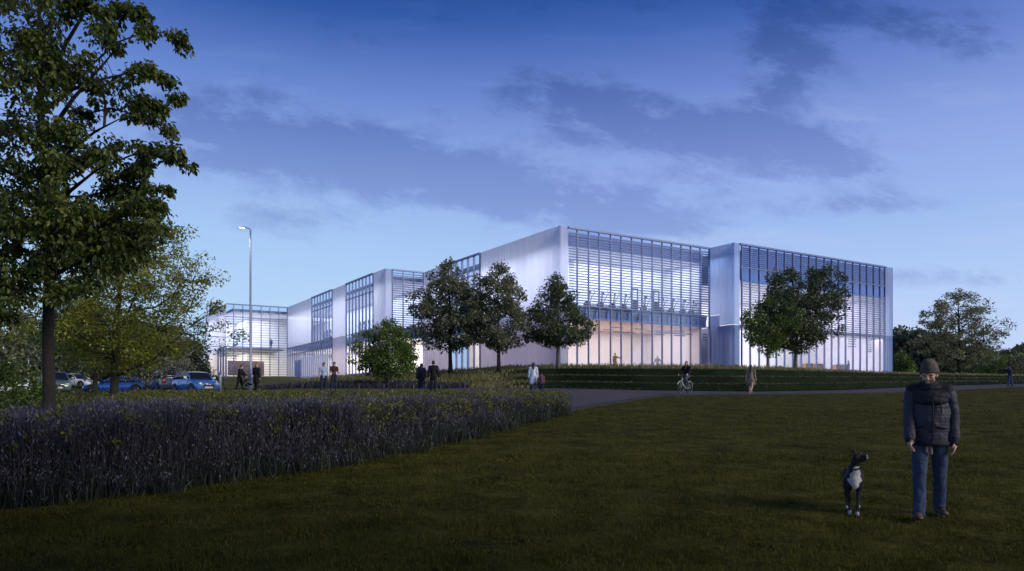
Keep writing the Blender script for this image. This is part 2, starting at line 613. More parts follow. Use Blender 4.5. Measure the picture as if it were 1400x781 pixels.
# dark edging between lawn and path
kb = MB()
kp = [(x, float(np.interp(x, PB_X, PB_Y))) for x in np.concatenate([np.linspace(1.6, 9.5, 22), np.linspace(10, 24, 14)])]
kv, kf = [], []
for i, (x, y) in enumerate(kp):
    h = Hs(x, y)
    d = Vector((kp[min(i + 1, len(kp) - 1)][0] - kp[max(i - 1, 0)][0], kp[min(i + 1, len(kp) - 1)][1] - kp[max(i - 1, 0)][1], 0)).normalized()
    nx_ = Vector((-d.y, d.x, 0)) * 0.09
    top = 0.13 if x < 8 else 0.07
    kv += [(x - nx_.x * 0.1, y - nx_.y * 0.1, h - 0.05), (x - nx_.x * 0.1, y - nx_.y * 0.1, h + top), (x + nx_.x, y + nx_.y, h + top), (x + nx_.x, y + nx_.y, h - 0.05)]
for i in range(len(kp) - 1):
    b = i * 4
    for k in range(4):
        kf.append((b + k, b + (k + 1) % 4, b + 4 + (k + 1) % 4, b + 4 + k))
kb.add(kv, kf)
tag(kb.build('kerb', M['kerb']), kind='structure')

# ================================================================== the building
TH = math.atan2(1, 1.626)
dR = Vector((math.cos(TH), math.sin(TH)))
dL = Vector((-math.sin(TH), math.cos(TH)))
BA = Vector((4.1837, 64.365))


def u_at(px, v):
    k = (px - 700) / 1000
    B = BA + v * dL
    return (k * B.y - B.x) / (dR.x - k * dR.y)


def v_at(px, u):
    k = (px - 700) / 1000
    B = BA + u * dR
    return (k * B.y - B.x) / (dL.x - k * dL.y)


Z0, ZF, ZF2, ZS, ZR = 2.4, 9.6, 8.5, 8.45, 16.5        # base, upper floor (left blocks), upper floor (right block), soffit, roof
GF = 3.85                                               # ground floor level
bld = empty('leisure_centre', (BA.x, BA.y, 0), TH)
tag(bld, 'long translucent white leisure centre glowing behind the terraced grass mound', 'building')


def frame(p0, p1, out=1):
    """local frame: a along p0->p1, b outward (to the right of travel if out=1)"""
    d = Vector((p1[0] - p0[0], p1[1] - p0[1]))
    L = d.length
    d.normalize()
    n = Vector((d.y, -d.x)) * out
    m = Matrix(((d.x, n.x, 0, p0[0]), (d.y, n.y, 0, p0[1]), (0, 0, 1, 0), (0, 0, 0, 1)))
    return m, L


def facade(p0, p1, cuts, z0, z1, louv=None, transoms=(), fin=0.22, fw=0.07, out=1, glass='glass', glass_zones=None, label=None):
    """a glazed front: cuts = distances of the mullions along p0->p1"""
    fm, L = frame(p0, p1, out)
    root = empty('glazed_front', (0, 0, 0), 0, bld)
    if label:
        root['label'] = label
    t = MB()
    t.box(-0.02, L + 0.02, -0.10, 0.16, z1 - 0.14, z1 + 0.03, fm)
    t.build('top_rail', M['alu'], root)
    for zt in transoms:
        q = MB()
        q.box(0, L, -0.05, 0.085, zt - 0.05, zt + 0.05, fm)
        q.build('transom', M['alu'], root)
    for c in cuts:
        q = MB()
        q.box(c - fw / 2, c + fw / 2, -0.08, fin, z0, z1 - 0.145, fm)
        q.build('mullion', M['alu'], root)
    cc = list(cuts)
    if cc[0] > 0.3:
        cc = [0.0] + cc
    if cc[-1] < L - 0.3:
        cc = cc + [L]
    for a0, a1 in zip(cc[:-1], cc[1:]):
        zones = glass_zones or [(z0, z1 - 0.145, glass)]
        for (za, zb, gm) in zones:
            g = MB()
            g.box(a0 + fw / 2 + 0.002, a1 - fw / 2 - 0.002, -0.004, 0.004, za, zb, fm)
            # one face only would do for the look; a real pane has two
            g.build('glass_pane', M[gm], root)
        if louv:
            for (za, zb, pitch, dep, th) in louv:
                b = MB()
                n = int((zb - za) / pitch)
                for i in range(n):
                    z = za + (i + 0.5) * pitch
                    b.box(a0 + fw / 2 + 0.003, a1 - fw / 2 - 0.003, 0.03, 0.03 + dep, z - th / 2, z + th / 2, fm)
                b.build('louvre_screen', M['louvre'], root)
    return root


def cladding(path, z0, z1, mt, name='cladding_wall', rib=0.55, depth=0.022, label=None):
    """ribbed translucent sheet along a plan path (list of (u, v)); outward is to the right of travel"""
    pts = [Vector(p) for p in path]
    seg = []
    for a, b in zip(pts[:-1], pts[1:]):
        L = (b - a).length
        d = (b - a).normalized()
        n = Vector((d.y, -d.x))
        k = max(1, int(round(L / rib)))
        for i in range(k):
            q0, q1 = i / k, (i + 1) / k
            for f, o in ((q0, 0.0), (q0 + (q1 - q0) * 0.80, 0.0), (q0 + (q1 - q0) * 0.84, depth), (q0 + (q1 - q0) * 0.96, depth)):
                seg.append(a + d * (L * f) + n * o)
    seg.append(pts[-1])
    mb = MB()
    zz = [z0, (z0 + z1) / 2, z1]
    n = len(seg)
    vs = [(p.x, p.y, z) for z in zz for p in seg]
    fs = [(j * n + i, j * n + i + 1, (j + 1) * n + i + 1, (j + 1) * n + i) for j in range(2) for i in range(n - 1)]
    mb.add(vs, fs)
    o = mb.build(name, mt, bld)
    if label:
        o['label'] = label
    return o


def arc(c, r, a0, a1, n=8):
    return [(c[0] + r * math.cos(rad(a0 + (a1 - a0) * i / n)), c[1] + r * math.sin(rad(a0 + (a1 - a0) * i / n))) for i in range(n + 1)]


def slab(name, u0, u1, v0, v1, z0, z1, mt):
    b = MB()
    b.box(u0, u1, v0, v1, z0, z1)
    return b.build(name, M[mt], bld)


def room_or_added_light(u0, u1, v0, v1, z, watts, col):
    ld = bpy.data.lights.new('ceiling_or_added_light', 'AREA')
    ld.shape = 'RECTANGLE'
    ld.size = u1 - u0
    ld.size_y = v1 - v0
    ld.energy = watts
    ld.color = col
    o = bpy.data.objects.new('ceiling_or_added_light', ld)
    COL.objects.link(o)
    o.parent = bld
    o.location = ((u0 + u1) / 2, (v0 + v1) / 2, z)
    return o


COOL, WARM, PINK = (0.92, 0.94, 1.0), (1.0, 0.80, 0.60), (1.0, 0.76, 0.66)

# --- block one, the tall corner block
UE = 18.6                                    # right end of its front
V1 = 28.4                                    # depth to the next block
f1 = [u_at(p, 0) for p in (789, 804.5, 819, 834.6, 849, 863.5, 877.6, 891.5, 905, 918, 931, 944, 957, 969.5)]
g0 = u_at(777, 0)
facade((g0, 0), (UE, 0), [u - g0 for u in f1], Z0, ZR, louv=[(ZF + 0.1, ZR - 0.25, 0.238, 0.075, 0.095)], transoms=(ZF, ZS), fin=0.11)
corner1 = [(0.0, v_at(657, 0))] + arc((0.14, 0.14), 0.14, 180, 270, 4) + [(g0, 0)]
cladding(corner1, ZF + 0.02, ZR, M['poly'])
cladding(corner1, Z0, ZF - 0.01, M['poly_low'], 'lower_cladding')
vb0, vb1 = v_at(657, 0), v_at(617, 0)
nb = 5
facade((0, vb1), (0, vb0), [i * (vb1 - vb0) / nb for i in range(nb + 1)], Z0, ZR, transoms=(ZF, 14.3), fin=0.16)
cladding([(0, V1 - 0.05), (0, vb1 + 0.03)], ZF + 0.02, ZR, M['poly'])
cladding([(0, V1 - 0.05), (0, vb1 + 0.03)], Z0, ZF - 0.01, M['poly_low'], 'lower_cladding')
slab('roof_deck', 0.95, UE, 0.95, V1, 15.35, 15.75, 'roof')
slab('ceiling', 0.95, UE - 0.05, 1.01, V1, 15.1, 15.2, 'white_in')
slab('shade_panel', 0.95, UE - 0.05, 0.90, 1.0, 15.05, 16.2, 'blue_wall')  # added blue panel, stands in for the dimmer, bluer top of the interior
slab('upper_floor', 0.95, UE - 0.05, 0.30, V1, ZF - 0.35, ZF - 0.02, 'concrete')
slab('soffit', 0.95, UE - 0.05, 0.55, V1, ZS, ZS + 0.12, 'peach_in')
slab('ground_floor', 0.12, UE - 0.05, 0.2, V1, GF - 0.4, GF, 'white_in')
slab('core_wall', 6.0, UE - 0.3, 9.0, 9.2, GF, ZS - 0.005, 'white_in')
slab('core_wall', 6.0, UE - 0.3, 6.0, 6.2, ZF - 0.015, 15.095, 'white_in')
slab('end_wall', UE - 0.28, UE - 0.08, 1.02, 12.0, GF, 15.09, 'white_in')
slab('core_wall', 6.0, 6.2, 9.25, V1, GF, ZS - 0.005, 'white_in')
slab('core_wall', 6.0, 6.2, 6.25, V1, ZF - 0.015, 15.095, 'white_in')
# spandrel boxes in the floor band (dark rectangles between the mullions)
sp = empty('floor_band', (0, 0, 0), 0, bld)
for a, b in zip(f1[:-1], f1[1:]):
    q = MB()
    q.box(a + 0.22, b - 0.08, 0.34, 0.50, ZS + 0.25, ZS + 0.75)
    q.build('duct_panel', M['beam'], sp)
q = MB()
q.box(0.6, UE - 0.1, 0.36, 0.54, ZS + 0.122, ZF - 0.355)
q.build('edge_beam', M['blue_wall'], sp)
room_or_added_light(1.2, UE - 1, 1.3, 5.5, 15.0, 1250, COOL)
room_or_added_light(1.2, 5.2, 7.0, V1 - 1, 15.0, 1500, COOL)
room_or_added_light(1.5, UE - 1, 1.2, 8.0, 8.3, 780, PINK)
room_or_added_light(1.2, 5.2, 10, V1 - 1, 8.3, 850, WARM)

# --- block two, to the right and a little forward
VB = -3.1
u2a, u2g0, u2g1, u2e = UE, u_at(1011.4, VB), u_at(1210.5, VB), u_at(1221, VB)
pm = [960 + x / 3.254 for x in (175, 213, 253, 292, 330, 366, 403, 440, 475, 508, 543, 575, 606, 637, 670, 702, 732, 762, 790, 812)]
f2 = [u_at(p, VB) - u2g0 for p in pm]
facade((u2g0, VB), (u2g1, VB), f2, Z0, ZR,
       louv=[(14.25, ZR - 0.25, 0.20, 0.07, 0.03), (ZF2 + 0.1, 12.9, 0.238, 0.07, 0.062)], transoms=(14.2, ZF2), fin=0.11,
       glass_zones=[(Z0, 12.95, 'glass'), (12.96, ZR - 0.145, 'glass_blue')])
corner2 = [(u2a, -0.02), (u2a, -1.30)]
cladding(corner2, ZF + 0.02, ZR, M['poly_blue'])
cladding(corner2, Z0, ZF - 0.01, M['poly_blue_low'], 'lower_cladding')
corner2 = [(u2a, -1.30)] + arc((u2a + 0.12, VB + 0.12), 0.12, 180, 270, 4) + [(u2g0, VB)]
cladding(corner2, ZF2 + 0.02, ZR, M['poly_blue'])
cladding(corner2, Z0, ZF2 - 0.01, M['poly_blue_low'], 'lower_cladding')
end2 = [(u2g1, VB)] + arc((u2e - 0.12, VB + 0.12), 0.12, 270, 360, 4) + [(u2e, 14.0)]
cladding(end2, ZF2 + 0.02, ZR, M['poly_blue'])
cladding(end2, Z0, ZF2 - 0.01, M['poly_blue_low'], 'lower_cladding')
slab('roof_deck', u2a + 0.95, u2e - 0.9, VB + 0.60, 14, 15.6, 16.0, 'roof')
slab('plant_screen', u2g0 + 0.9, u2g1, VB + 0.45, VB + 0.55, 12.95, 16.3, 'blue_wall')
slab('ceiling', u2a + 1.6, u2e - 0.1, VB + 0.60, 14, 12.95, 13.05, 'white_in')
slab('upper_floor', u2a + 0.1, u2e - 0.1, VB + 0.30, VB + 2.2, ZF2 - 0.25, ZF2 - 0.02, 'concrete')
slab('ground_floor', u2a + 0.1, u2e - 0.1, VB + 0.2, 14, GF - 0.4, GF, 'white_in')
slab('core_wall', u2a + 0.1, u2e - 0.1, 9.0, 9.2, GF, 12.945, 'white_in')
slab('side_wall', u2e - 1.0, u2e - 0.8, VB + 0.6, 8.95, GF, 12.945, 'lav_in')
slab('side_wall', u2a + 0.75, u2a + 0.9, VB + 0.9, 8.95, GF, ZF2, 'lav_in')
room_or_added_light(u2a + 0.5, u2a + 1.5, VB + 0.9, 4.5, 15.4, 120, (0.62, 0.78, 1.0))  # extra blue lamp, added behind the left cladding to brighten it
room_or_added_light(u2a + 1.5, u2e - 1.5, 0.5, 8.0, 12.85, 2100, (1.0, 0.89, 0.82))
room_or_added_light(u2a + 1.0, u2e - 1.0, VB + 0.7, VB + 2.0, ZF2 - 0.35, 520, WARM)

# --- block three, the long wing behind
UW = -5.0
v3 = V1
w = {p: v_at(p, UW) for p in (510.5, 473.5, 454.5, 426.5, 393)}
VFAR = w[393]
u3g = u_at(536.5, v3)
corner3 = [(UW, w[510.5])] + arc((UW + 0.14, v3 + 0.14), 0.14, 180, 270, 4) + [(u3g, v3)]
cladding(corner3, ZF + 0.02, ZR, M['poly'])
cladding(corner3, Z0, ZF - 0.01, M['poly_low'], 'lower_cladding')
facade((u3g, v3), (-0.08, v3), [0.0, 1.35, 2.7, -0.08 - u3g], Z0, ZR, louv=[(ZF + 0.1, ZR - 0.25, 0.26, 0.075, 0.085)], transoms=(ZF,), fin=0.11)


def bay(va, vb, n, zlo, zhi, tr):
    facade((UW, vb), (UW, va), [i * (vb - va) / n for i in range(n + 1)], zlo, zhi, transoms=tr, fin=0.11, fw=0.075)


bay(w[510.5], w[473.5], 8, Z0, ZR, (ZF, ZS, 14.3))
bay(w[454.5], w[426.5], 7, ZF + 0.02, ZR, (14.3,))
bay(w[454.5], VFAR, 22, Z0, ZF, (ZS,))
mid = [(UW, w[454.5]), (UW, w[473.5])]
cladding(mid, ZF + 0.02, ZR, M['poly'])
cladding(mid, Z0, ZF - 0.01, M['poly_low'], 'lower_cladding')
cladding([(UW, VFAR), (UW, w[426.5])], ZF + 0.02, ZR, M['poly'])
slab('roof_deck', UW + 0.95, 8, v3 + 0.3, VFAR, 15.35, 15.75, 'roof')
slab('ceiling', UW + 0.95, 2.0, v3 + 0.3, VFAR, 15.25, 15.345, 'white_in')
slab('upper_floor', UW + 0.95, 2.0, v3 + 0.3, VFAR, ZF - 0.35, ZF - 0.02, 'concrete')
slab('soffit', UW + 0.95, 2.0, v3 + 0.5, VFAR, ZS, ZS + 0.12, 'white_in')
slab('ground_floor', UW + 0.12, 2.0, v3 + 0.3, VFAR, GF - 0.4, GF + 0.6, 'white_in')
slab('core_wall', 2.0, 2.2, v3 + 0.2, VFAR + 9.2, GF, 15.245, 'white_in')
room_or_added_light(UW + 1, 1.5, v3 + 1, VFAR, 15.15, 2500, COOL)
room_or_added_light(UW + 1, 1.5, v3 + 1, VFAR, 8.3, 3600, WARM)

# --- block four, the far entrance end
v4 = VFAR
ul = u_at(309.5, v4)
m4 = [u_at(p, v4) for p in (319.5, 332, 344, 357, 369, 381, 392.6)]
facade((ul, v4), (UW, v4), [m - ul for m in m4], Z0, ZR, louv=[(5.0, ZR - 2.0, 0.40, 0.06, 0.07)], transoms=(14.4, ZF), fin=0.11, fw=0.11,
       glass_zones=[(Z0, 14.35, 'glass'), (14.46, ZR - 0.145, 'glass')])
vl = v_at(281, ul)
cladding([(ul, vl), (ul, v4)], ZF + 0.02, ZR, M['poly'])
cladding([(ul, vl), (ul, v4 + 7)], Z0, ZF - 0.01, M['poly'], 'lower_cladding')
fl = facade((ul, v4 + 6.95), (ul, v4 + 0.05), [0.0, 2.3, 4.6, 6.9], Z0, ZF - 0.02, fin=0.2)
slab('roof_deck', ul + 0.95, UW - 0.05, v4 + 0.3, vl, 15.35, 15.75, 'roof')
slab('ceiling', ul + 0.95, UW - 0.05, v4 + 0.3, vl, 15.25, 15.345, 'white_in')
slab('upper_floor', ul + 0.95, UW - 0.05, v4 + 1.2, vl, ZF - 0.3, ZF - 0.02, 'white_in')
slab('ground_floor', ul + 0.12, UW - 0.05, v4 + 0.2, vl, GF, GF + 0.62, 'white_in')
slab('core_wall', ul + 5.5, 1.99, v4 + 9, v4 + 9.2, GF, 15.24, 'white_in')
slab('ceiling', UW - 0.04, 1.99, v4 + 0.01, v4 + 9, 15.25, 15.345, 'white_in')
slab('end_wall', ul + 0.1, ul + 5.29, vl - 0.3, vl - 0.1, GF, 15.24, 'white_in')
slab('core_wall', ul + 5.3, ul + 5.5, v4 + 9, vl, GF, 15.245, 'white_in')
room_or_added_light(ul + 1, UW - 1, v4 + 1.5, v4 + 8, 15.15, 800, (1.0, 0.93, 0.92))
room_or_added_light(ul + 1, ul + 5, v4 + 10, vl - 1, 15.15, 600, COOL)
room_or_added_light(ul + 1, UW - 1, v4 + 1.5, v4 + 8, 9.2, 950, WARM)
room_or_added_light(ul + 1, ul + 5, v4 + 10, vl - 1, 9.2, 600, WARM)
# oak-lined reception wall and lobby
q = MB()
q.box(ul + 0.8, ul + 6.6, v4 + 3.0, v4 + 3.3, 5.0, 7.45)
rw = q.build('reception_wall', M['brown'], bld)
# doors in the long wing
for pxd in (411.5,):
    vd = v_at(pxd, UW)
    q = MB()
    q.box(UW - 0.46, UW - 0.38, vd - 1.5, vd + 1.5, 4.5, 7.1)
    d = q.build('entrance_door', M['glass_blue'], bld)
    q = MB()
    for vv in (-1.5, 0, 1.5):
        q.box(UW - 0.52, UW - 0.36, vd + vv - 0.07, vd + vv + 0.07, 4.5, 7.18)
    q.box(UW - 0.52, UW - 0.36, vd - 1.42, vd + 1.42, 7.1, 7.25)
    q.build('door_frame', M['alu'], d)


# ================================================================== vegetation
M['leaf_dark'] = leaf_mat('dark_leaf', [(0.0504, 0.0784, 0.0392), (0.0980, 0.1372, 0.0630), (0.1750, 0.1960, 0.0868)], 0.25, 0.38)
M['leaf_autumn'] = leaf_mat('olive_leaf', [(0.0805, 0.0966, 0.0580), (0.1690, 0.1932, 0.1063), (0.3220, 0.2979, 0.1610)], 0.3, 0.38)
M['leaf_grey'] = leaf_mat('grey_green_leaf', [(0.1320, 0.1485, 0.0857), (0.2475, 0.2640, 0.1386), (0.3960, 0.3630, 0.1980)], 0.3)
M['leaf_green'] = leaf_mat('fresh_green_leaf', [(0.0650, 0.1170, 0.0260), (0.1430, 0.2210, 0.0468), (0.2470, 0.3250, 0.0780)], 0.35)
M['leaf_yellow'] = leaf_mat('yellow_green_leaf', [(0.085, 0.110, 0.018), (0.28, 0.31, 0.045), (0.60, 0.58, 0.11)], 0.55)
M['leaf_big'] = leaf_mat('broad_leaf', [(0.0405, 0.0648, 0.0135), (0.0945, 0.1323, 0.0243), (0.1823, 0.2025, 0.0405)], 0.35, 0.4)
M['leaf_silver'] = leaf_mat('silver_leaf', [(0.1500, 0.1500, 0.1125), (0.2850, 0.2775, 0.2100), (0.3900, 0.3750, 0.2850)], 0.25)
M['leaf_wood_hazed'] = leaf_mat('hazed_woodland_leaf', [(0.0520, 0.0728, 0.0468), (0.0910, 0.1196, 0.0676), (0.1560, 0.1768, 0.1040)], 0.15, patch=0.08)  # distance haze put into the leaf colour, paler and greyer
M['leaf_conifer'] = leaf_mat('conifer_needles', [(0.0168, 0.0308, 0.0168), (0.0308, 0.0504, 0.0252), (0.0560, 0.0812, 0.0364)], 0.15)
M['stem_purple'] = leaf_mat('purple_grass', [(0.016, 0.018, 0.018), (0.045, 0.045, 0.055), (0.10, 0.095, 0.125)], 0.25, patch=0.6)
M['fleck_purple'] = leaf_mat('purple_seed_head', [(0.05, 0.045, 0.07), (0.14, 0.125, 0.19), (0.27, 0.25, 0.36)], 0.3, patch=0.9)
M['stem_blue'] = leaf_mat('lavender_flower', [(0.020, 0.022, 0.028), (0.040, 0.040, 0.062), (0.070, 0.068, 0.105)], 0.2)
M['leaf_bed'] = leaf_mat('bed_leaf', [(0.0665, 0.0855, 0.0190), (0.1615, 0.1748, 0.0380), (0.3040, 0.2850, 0.0665)], 0.35, patch=0.7)
M['grass_meadow'] = leaf_mat('meadow_grass', [(0.10, 0.11, 0.03), (0.22, 0.21, 0.07), (0.42, 0.36, 0.18)], 0.35, patch=0.35)
M['grass_fringe'] = leaf_mat('fringe_grass', [(0.012, 0.020, 0.012), (0.030, 0.044, 0.024), (0.065, 0.080, 0.045)], 0.25)
M['grass_edge'] = leaf_mat('edge_grass', [(0.07, 0.08, 0.035), (0.12, 0.12, 0.06), (0.16, 0.15, 0.08)], 0.3)
M['grass_terrace'] = leaf_mat('terrace_grass', [(0.012, 0.022, 0.009), (0.022, 0.034, 0.013), (0.040, 0.050, 0.020)], 0.25, patch=0.4)
M['grass_lawn'] = leaf_mat('lawn_blade', [(0.024, 0.026, 0.006), (0.086, 0.084, 0.014), (0.150, 0.138, 0.030)], 0.3, patch=0.9, spec=0.1)


def unit(v):
    return v / np.maximum(np.linalg.norm(v, axis=1, keepdims=True), 1e-9)


def leaves(rng, C, size, axis, up, kind='ovate', wid=0.55):
    """C (N,3) base points, size (N,), axis (N,3) leaf direction, up (N,3) rough normal -> verts, quads"""
    ax = unit(axis)
    side = unit(np.cross(ax, up))
    nr = np.cross(side, ax)
    s = size[:, None]
    if kind == 'ovate':
        B = C
        T_ = C + ax * s - nr * s * 0.12
        R1 = C + ax * s * 0.30 + side * s * wid * 0.5 + nr * s * 0.10
        R2 = C + ax * s * 0.68 + side * s * wid * 0.36 + nr * s * 0.07
        L1 = C + ax * s * 0.30 - side * s * wid * 0.5 + nr * s * 0.10
        L2 = C + ax * s * 0.68 - side * s * wid * 0.36 + nr * s * 0.07
        V = np.stack([B, R1, R2, T_, L2, L1], 1).reshape(-1, 3)
        i = np.arange(len(C))[:, None] * 6
        F = np.concatenate([i + np.array([[0, 1, 2, 3]]), i + np.array([[0, 3, 4, 5]])], 1).reshape(-1, 4)
    else:
        R = C + ax * s * 0.45 + side * s * wid * 0.5 + nr * s * 0.08
        L = C + ax * s * 0.45 - side * s * wid * 0.5 + nr * s * 0.08
        T_ = C + ax * s
        V = np.stack([C, R, T_, L], 1).reshape(-1, 3)
        F = (np.arange(len(C))[:, None] * 4 + np.array([[0, 1, 2, 3]]))
    return V, F


def leaf_cloud(rng, clumps, per, size, droop=0.2, flat=0.75, kind='ovate', wid=0.55, inward=0.0):
    """clumps (K,4): x,y,z,r"""
    K = len(clumps)
    c = np.repeat(clumps, per, axis=0)
    off = rng.normal(size=(K * per, 3))
    off = unit(off) * (rng.random((K * per, 1)) ** 0.45)
    off[:, 2] *= flat
    C = c[:, :3] + off * c[:, 3:4]
    ax = unit(off + rng.normal(size=off.shape) * 0.9)
    ax[:, 2] -= droop
    up = rng.normal(size=off.shape) * 0.75
    up[:, 2] += 1.0
    sz = size * (0.6 + 0.8 * rng.random(K * per))
    return leaves(rng, C, sz, ax, up, kind, wid)


def tree(label, x, y, height, env, trunk_r, leafm, barkm, seed, group=None, clear=0.25, n_limb=9, n_clump=120, clump_r=0.5, per=55,
         leaf=0.2, lean=(0, 0), cat='tree', name='tree', z=None, droop=0.25, extra=None, kind='ovate', squash=1.0, wid=0.55, offs=(0, 0), stems=1, cleft=None):
    """env: list of (height fraction, radius in m) for the crown silhouette"""
    rng = np.random.default_rng(seed)
    zb = Hs(x, y) if z is None else z
    root = empty(name, (x, y, zb))
    tag(root, label, cat, group)
    hs = np.array([e[0] for e in env]) * height
    rs = np.array([e[1] for e in env])
    top = height * 0.93
    # clump centres: random through the crown, denser towards the shell
    cl = []
    tries = 0
    w_ = rs / rs.max()
    while len(cl) < n_clump and tries < n_clump * 60:
        tries += 1
        h = rng.uniform(hs[0], hs[-1])
        R = np.interp(h, hs, rs)
        if rng.random() > (R / rs.max()) ** 1.5 + 0.06:
            continue
        a = rng.uniform(0, 2 * PI)
        rr = R * math.sqrt(rng.uniform(0.10, 1.0)) * (0.74 + 0.48 * rng.random())
        lob = 1 + 0.16 * math.sin(3 * a + seed) + 0.12 * math.sin(5 * a + h * 1.7 + seed)
        p = np.array([math.cos(a) * rr * lob + offs[0] * h / height, math.sin(a) * rr * lob * squash + offs[1] * h / height, h])
        r_ = clump_r * (0.65 + 0.7 * rng.random())
        if cleft and h > cleft[1] * height and abs(p[0] - cleft[0]) < cleft[2] * (h / height - cleft[1] + 0.05):
            continue
        if any(np.linalg.norm(p - q[:3]) < 0.55 * (r_ + q[3]) * 0.62 for q in cl):
            continue
        cl.append(np.array([*p, r_]))
    cl = np.array(cl)
    if extra is not None:
        cl = np.concatenate([cl, np.array(extra)])
    # trunk, limbs, twigs
    b = MB()
    cx, cy = offs[0] * 0.5 + lean[0], offs[1] * 0.5 + lean[1]
    tp, tr = [], []
    for i in range(9):
        t = i / 8
        j = 0.10 * trunk_r * 6 * t
        tp.append((lean[0] * t + offs[0] * 0.6 * t + rng.normal() * j * 0.35, lean[1] * t + rng.normal() * j * 0.35, top * t - 0.15 * (i == 0)))
        tr.append(trunk_r * (1.25 if i == 0 else 1.0) * max(0.10, (1 - t) ** 0.85 + 0.04))
    b.tube(tp, tr, 9)
    for s_ in range(stems - 1):
        a = 2 * PI * s_ / max(1, stems - 1) + 0.6
        b.tube([(0, 0, -0.1), (math.cos(a) * 0.25, math.sin(a) * 0.2, height * 0.16), (math.cos(a) * 0.75, math.sin(a) * 0.5, height * 0.42)],
               [trunk_r * 0.8, trunk_r * 0.6, trunk_r * 0.25], 7)
    tp = np.array(tp)
    limbs = []
    for i in range(n_limb):
        h0 = height * (clear + (0.80 - clear) * (i + 0.3 * rng.random()) / n_limb)
        base = np.array([np.interp(h0, tp[:, 2], tp[:, k]) for k in range(3)])
        a = i * 2.4 + rng.uniform(-0.4, 0.4)
        h1 = min(height * 0.92, h0 + height * rng.uniform(0.14, 0.26))
        R = np.interp(h1, hs, rs) * rng.uniform(0.62, 0.85)
        end = np.array([math.cos(a) * R + offs[0] * h1 / height, math.sin(a) * R * squash + offs[1] * h1 / height, h1])
        midp = base * 0.5 + end * 0.5 + np.array([0, 0, -0.06 * height * rng.random()])
        r0 = trunk_r * 0.42 * (1 - 0.6 * h0 / height)
        pts = [base, base * 0.7 + midp * 0.3 + [0, 0, 0.02], midp, midp * 0.4 + end * 0.6, end]
        b.tube(pts, [r0, r0 * 0.85, r0 * 0.6, r0 * 0.4, r0 * 0.2], 6, False)
        limbs.append(np.array(pts))
    alll = np.concatenate([np.stack([L[0] + (L[-1] - L[0]) * 0 + np.array([np.interp(t, np.linspace(0, 1, 5), L[:, k]) for k in range(3)]) - L[0] for t in np.linspace(0.25, 1, 6)]) for L in limbs] + [tp[4:]])
    for c in cl:
        d = np.linalg.norm((alll - c[:3]) * [1, 1, 1.4], axis=1) + np.maximum(0, alll[:, 2] - c[2]) * 1.2
        a0 = alll[np.argmin(d)]
        mp = (a0 + c[:3]) / 2 + rng.normal(size=3) * 0.05 * height * 0.1
        r0 = max(0.012, trunk_r * 0.10)
        b.tube([a0, mp, c[:3]], [r0, r0 * 0.7, r0 * 0.35], 4, False)
    b.build('trunk', M[barkm], root, smooth=True)
    V, F = leaf_cloud(rng, cl, per, leaf, droop, kind=kind, wid=wid)
    np_mesh('crown', V, F, M[leafm], root)
    return root


PEAR = [(0.20, 0.5), (0.28, 2.0), (0.42, 2.9), (0.58, 2.7), (0.74, 1.9), (0.90, 0.95), (1.0, 0.25)]


def env_scale(env, k):
    return [(a, r * k) for a, r in env]


def at_tree(px, py_base, Y):
    p = W(px, py_base, Y)
    return p.x, Y


Yt = 58.0
x_, y_ = at_tree(616, 507, Yt)
tree('tallest olive brown tree before the glazed side, left of another olive tree', x_, y_, 9.2, [(0.21, 0.6), (0.29, 2.3), (0.42, 3.1), (0.58, 2.9), (0.74, 2.0), (0.90, 0.9), (1.0, 0.25)],
     0.17, 'leaf_autumn', 'bark', 11, clear=0.2, n_limb=12, n_clump=215, clump_r=0.50, per=66, leaf=0.20, offs=(-0.3, 0))
x_, y_ = at_tree(682, 503, 57.0)
tree('olive brown tree against the white cladding, right beside the tallest olive tree', x_, y_, 8.3, [(0.21, 0.7), (0.28, 2.0), (0.40, 2.5), (0.62, 2.3), (0.80, 1.9), (0.92, 1.3), (1.0, 0.4)],
     0.15, 'leaf_autumn', 'bark', 23, clear=0.2, n_limb=11, n_clump=190, clump_r=0.48, per=66, leaf=0.19, offs=(-0.2, 0))
x_, y_ = at_tree(763, 500, 58.0)
tree('dark green tree with wide low crown at the building corner', x_, y_, 7.7, [(0.24, 0.6), (0.29, 2.2), (0.36, 2.95), (0.50, 2.6), (0.66, 1.9), (0.84, 1.0), (1.0, 0.35)],
     0.16, 'leaf_dark', 'bark_grey', 37, clear=0.22, n_limb=12, n_clump=175, clump_r=0.48, per=66, leaf=0.19)
x_, y_ = at_tree(1050, 503, 60.0)
tree('smaller green tree overlapping the big twin topped tree before the right block', x_, y_, 6.1, [(0.22, 0.3), (0.34, 1.2), (0.55, 2.0), (0.75, 1.9), (0.90, 1.2), (1.0, 0.4)],
     0.14, 'leaf_green', 'bark_grey', 41, clear=0.24, n_limb=10, n_clump=110, clump_r=0.46, per=58, leaf=0.19)
x_, y_ = at_tree(1087, 505, 62.0)
tree('big dense dark green tree with twin rounded top before the right block', x_, y_, 8.9, [(0.20, 0.4), (0.28, 2.0), (0.42, 3.1), (0.62, 3.3), (0.80, 2.9), (0.93, 2.3), (1.0, 1.5)],
     0.17, 'leaf_dark', 'bark_grey', 53, clear=0.2, n_limb=13, n_clump=330, clump_r=0.54, per=70, leaf=0.19, offs=(0.7, 0), cleft=(0.25, 0.62, 1.9))
x_, y_ = at_tree(531, 524, 50.0)
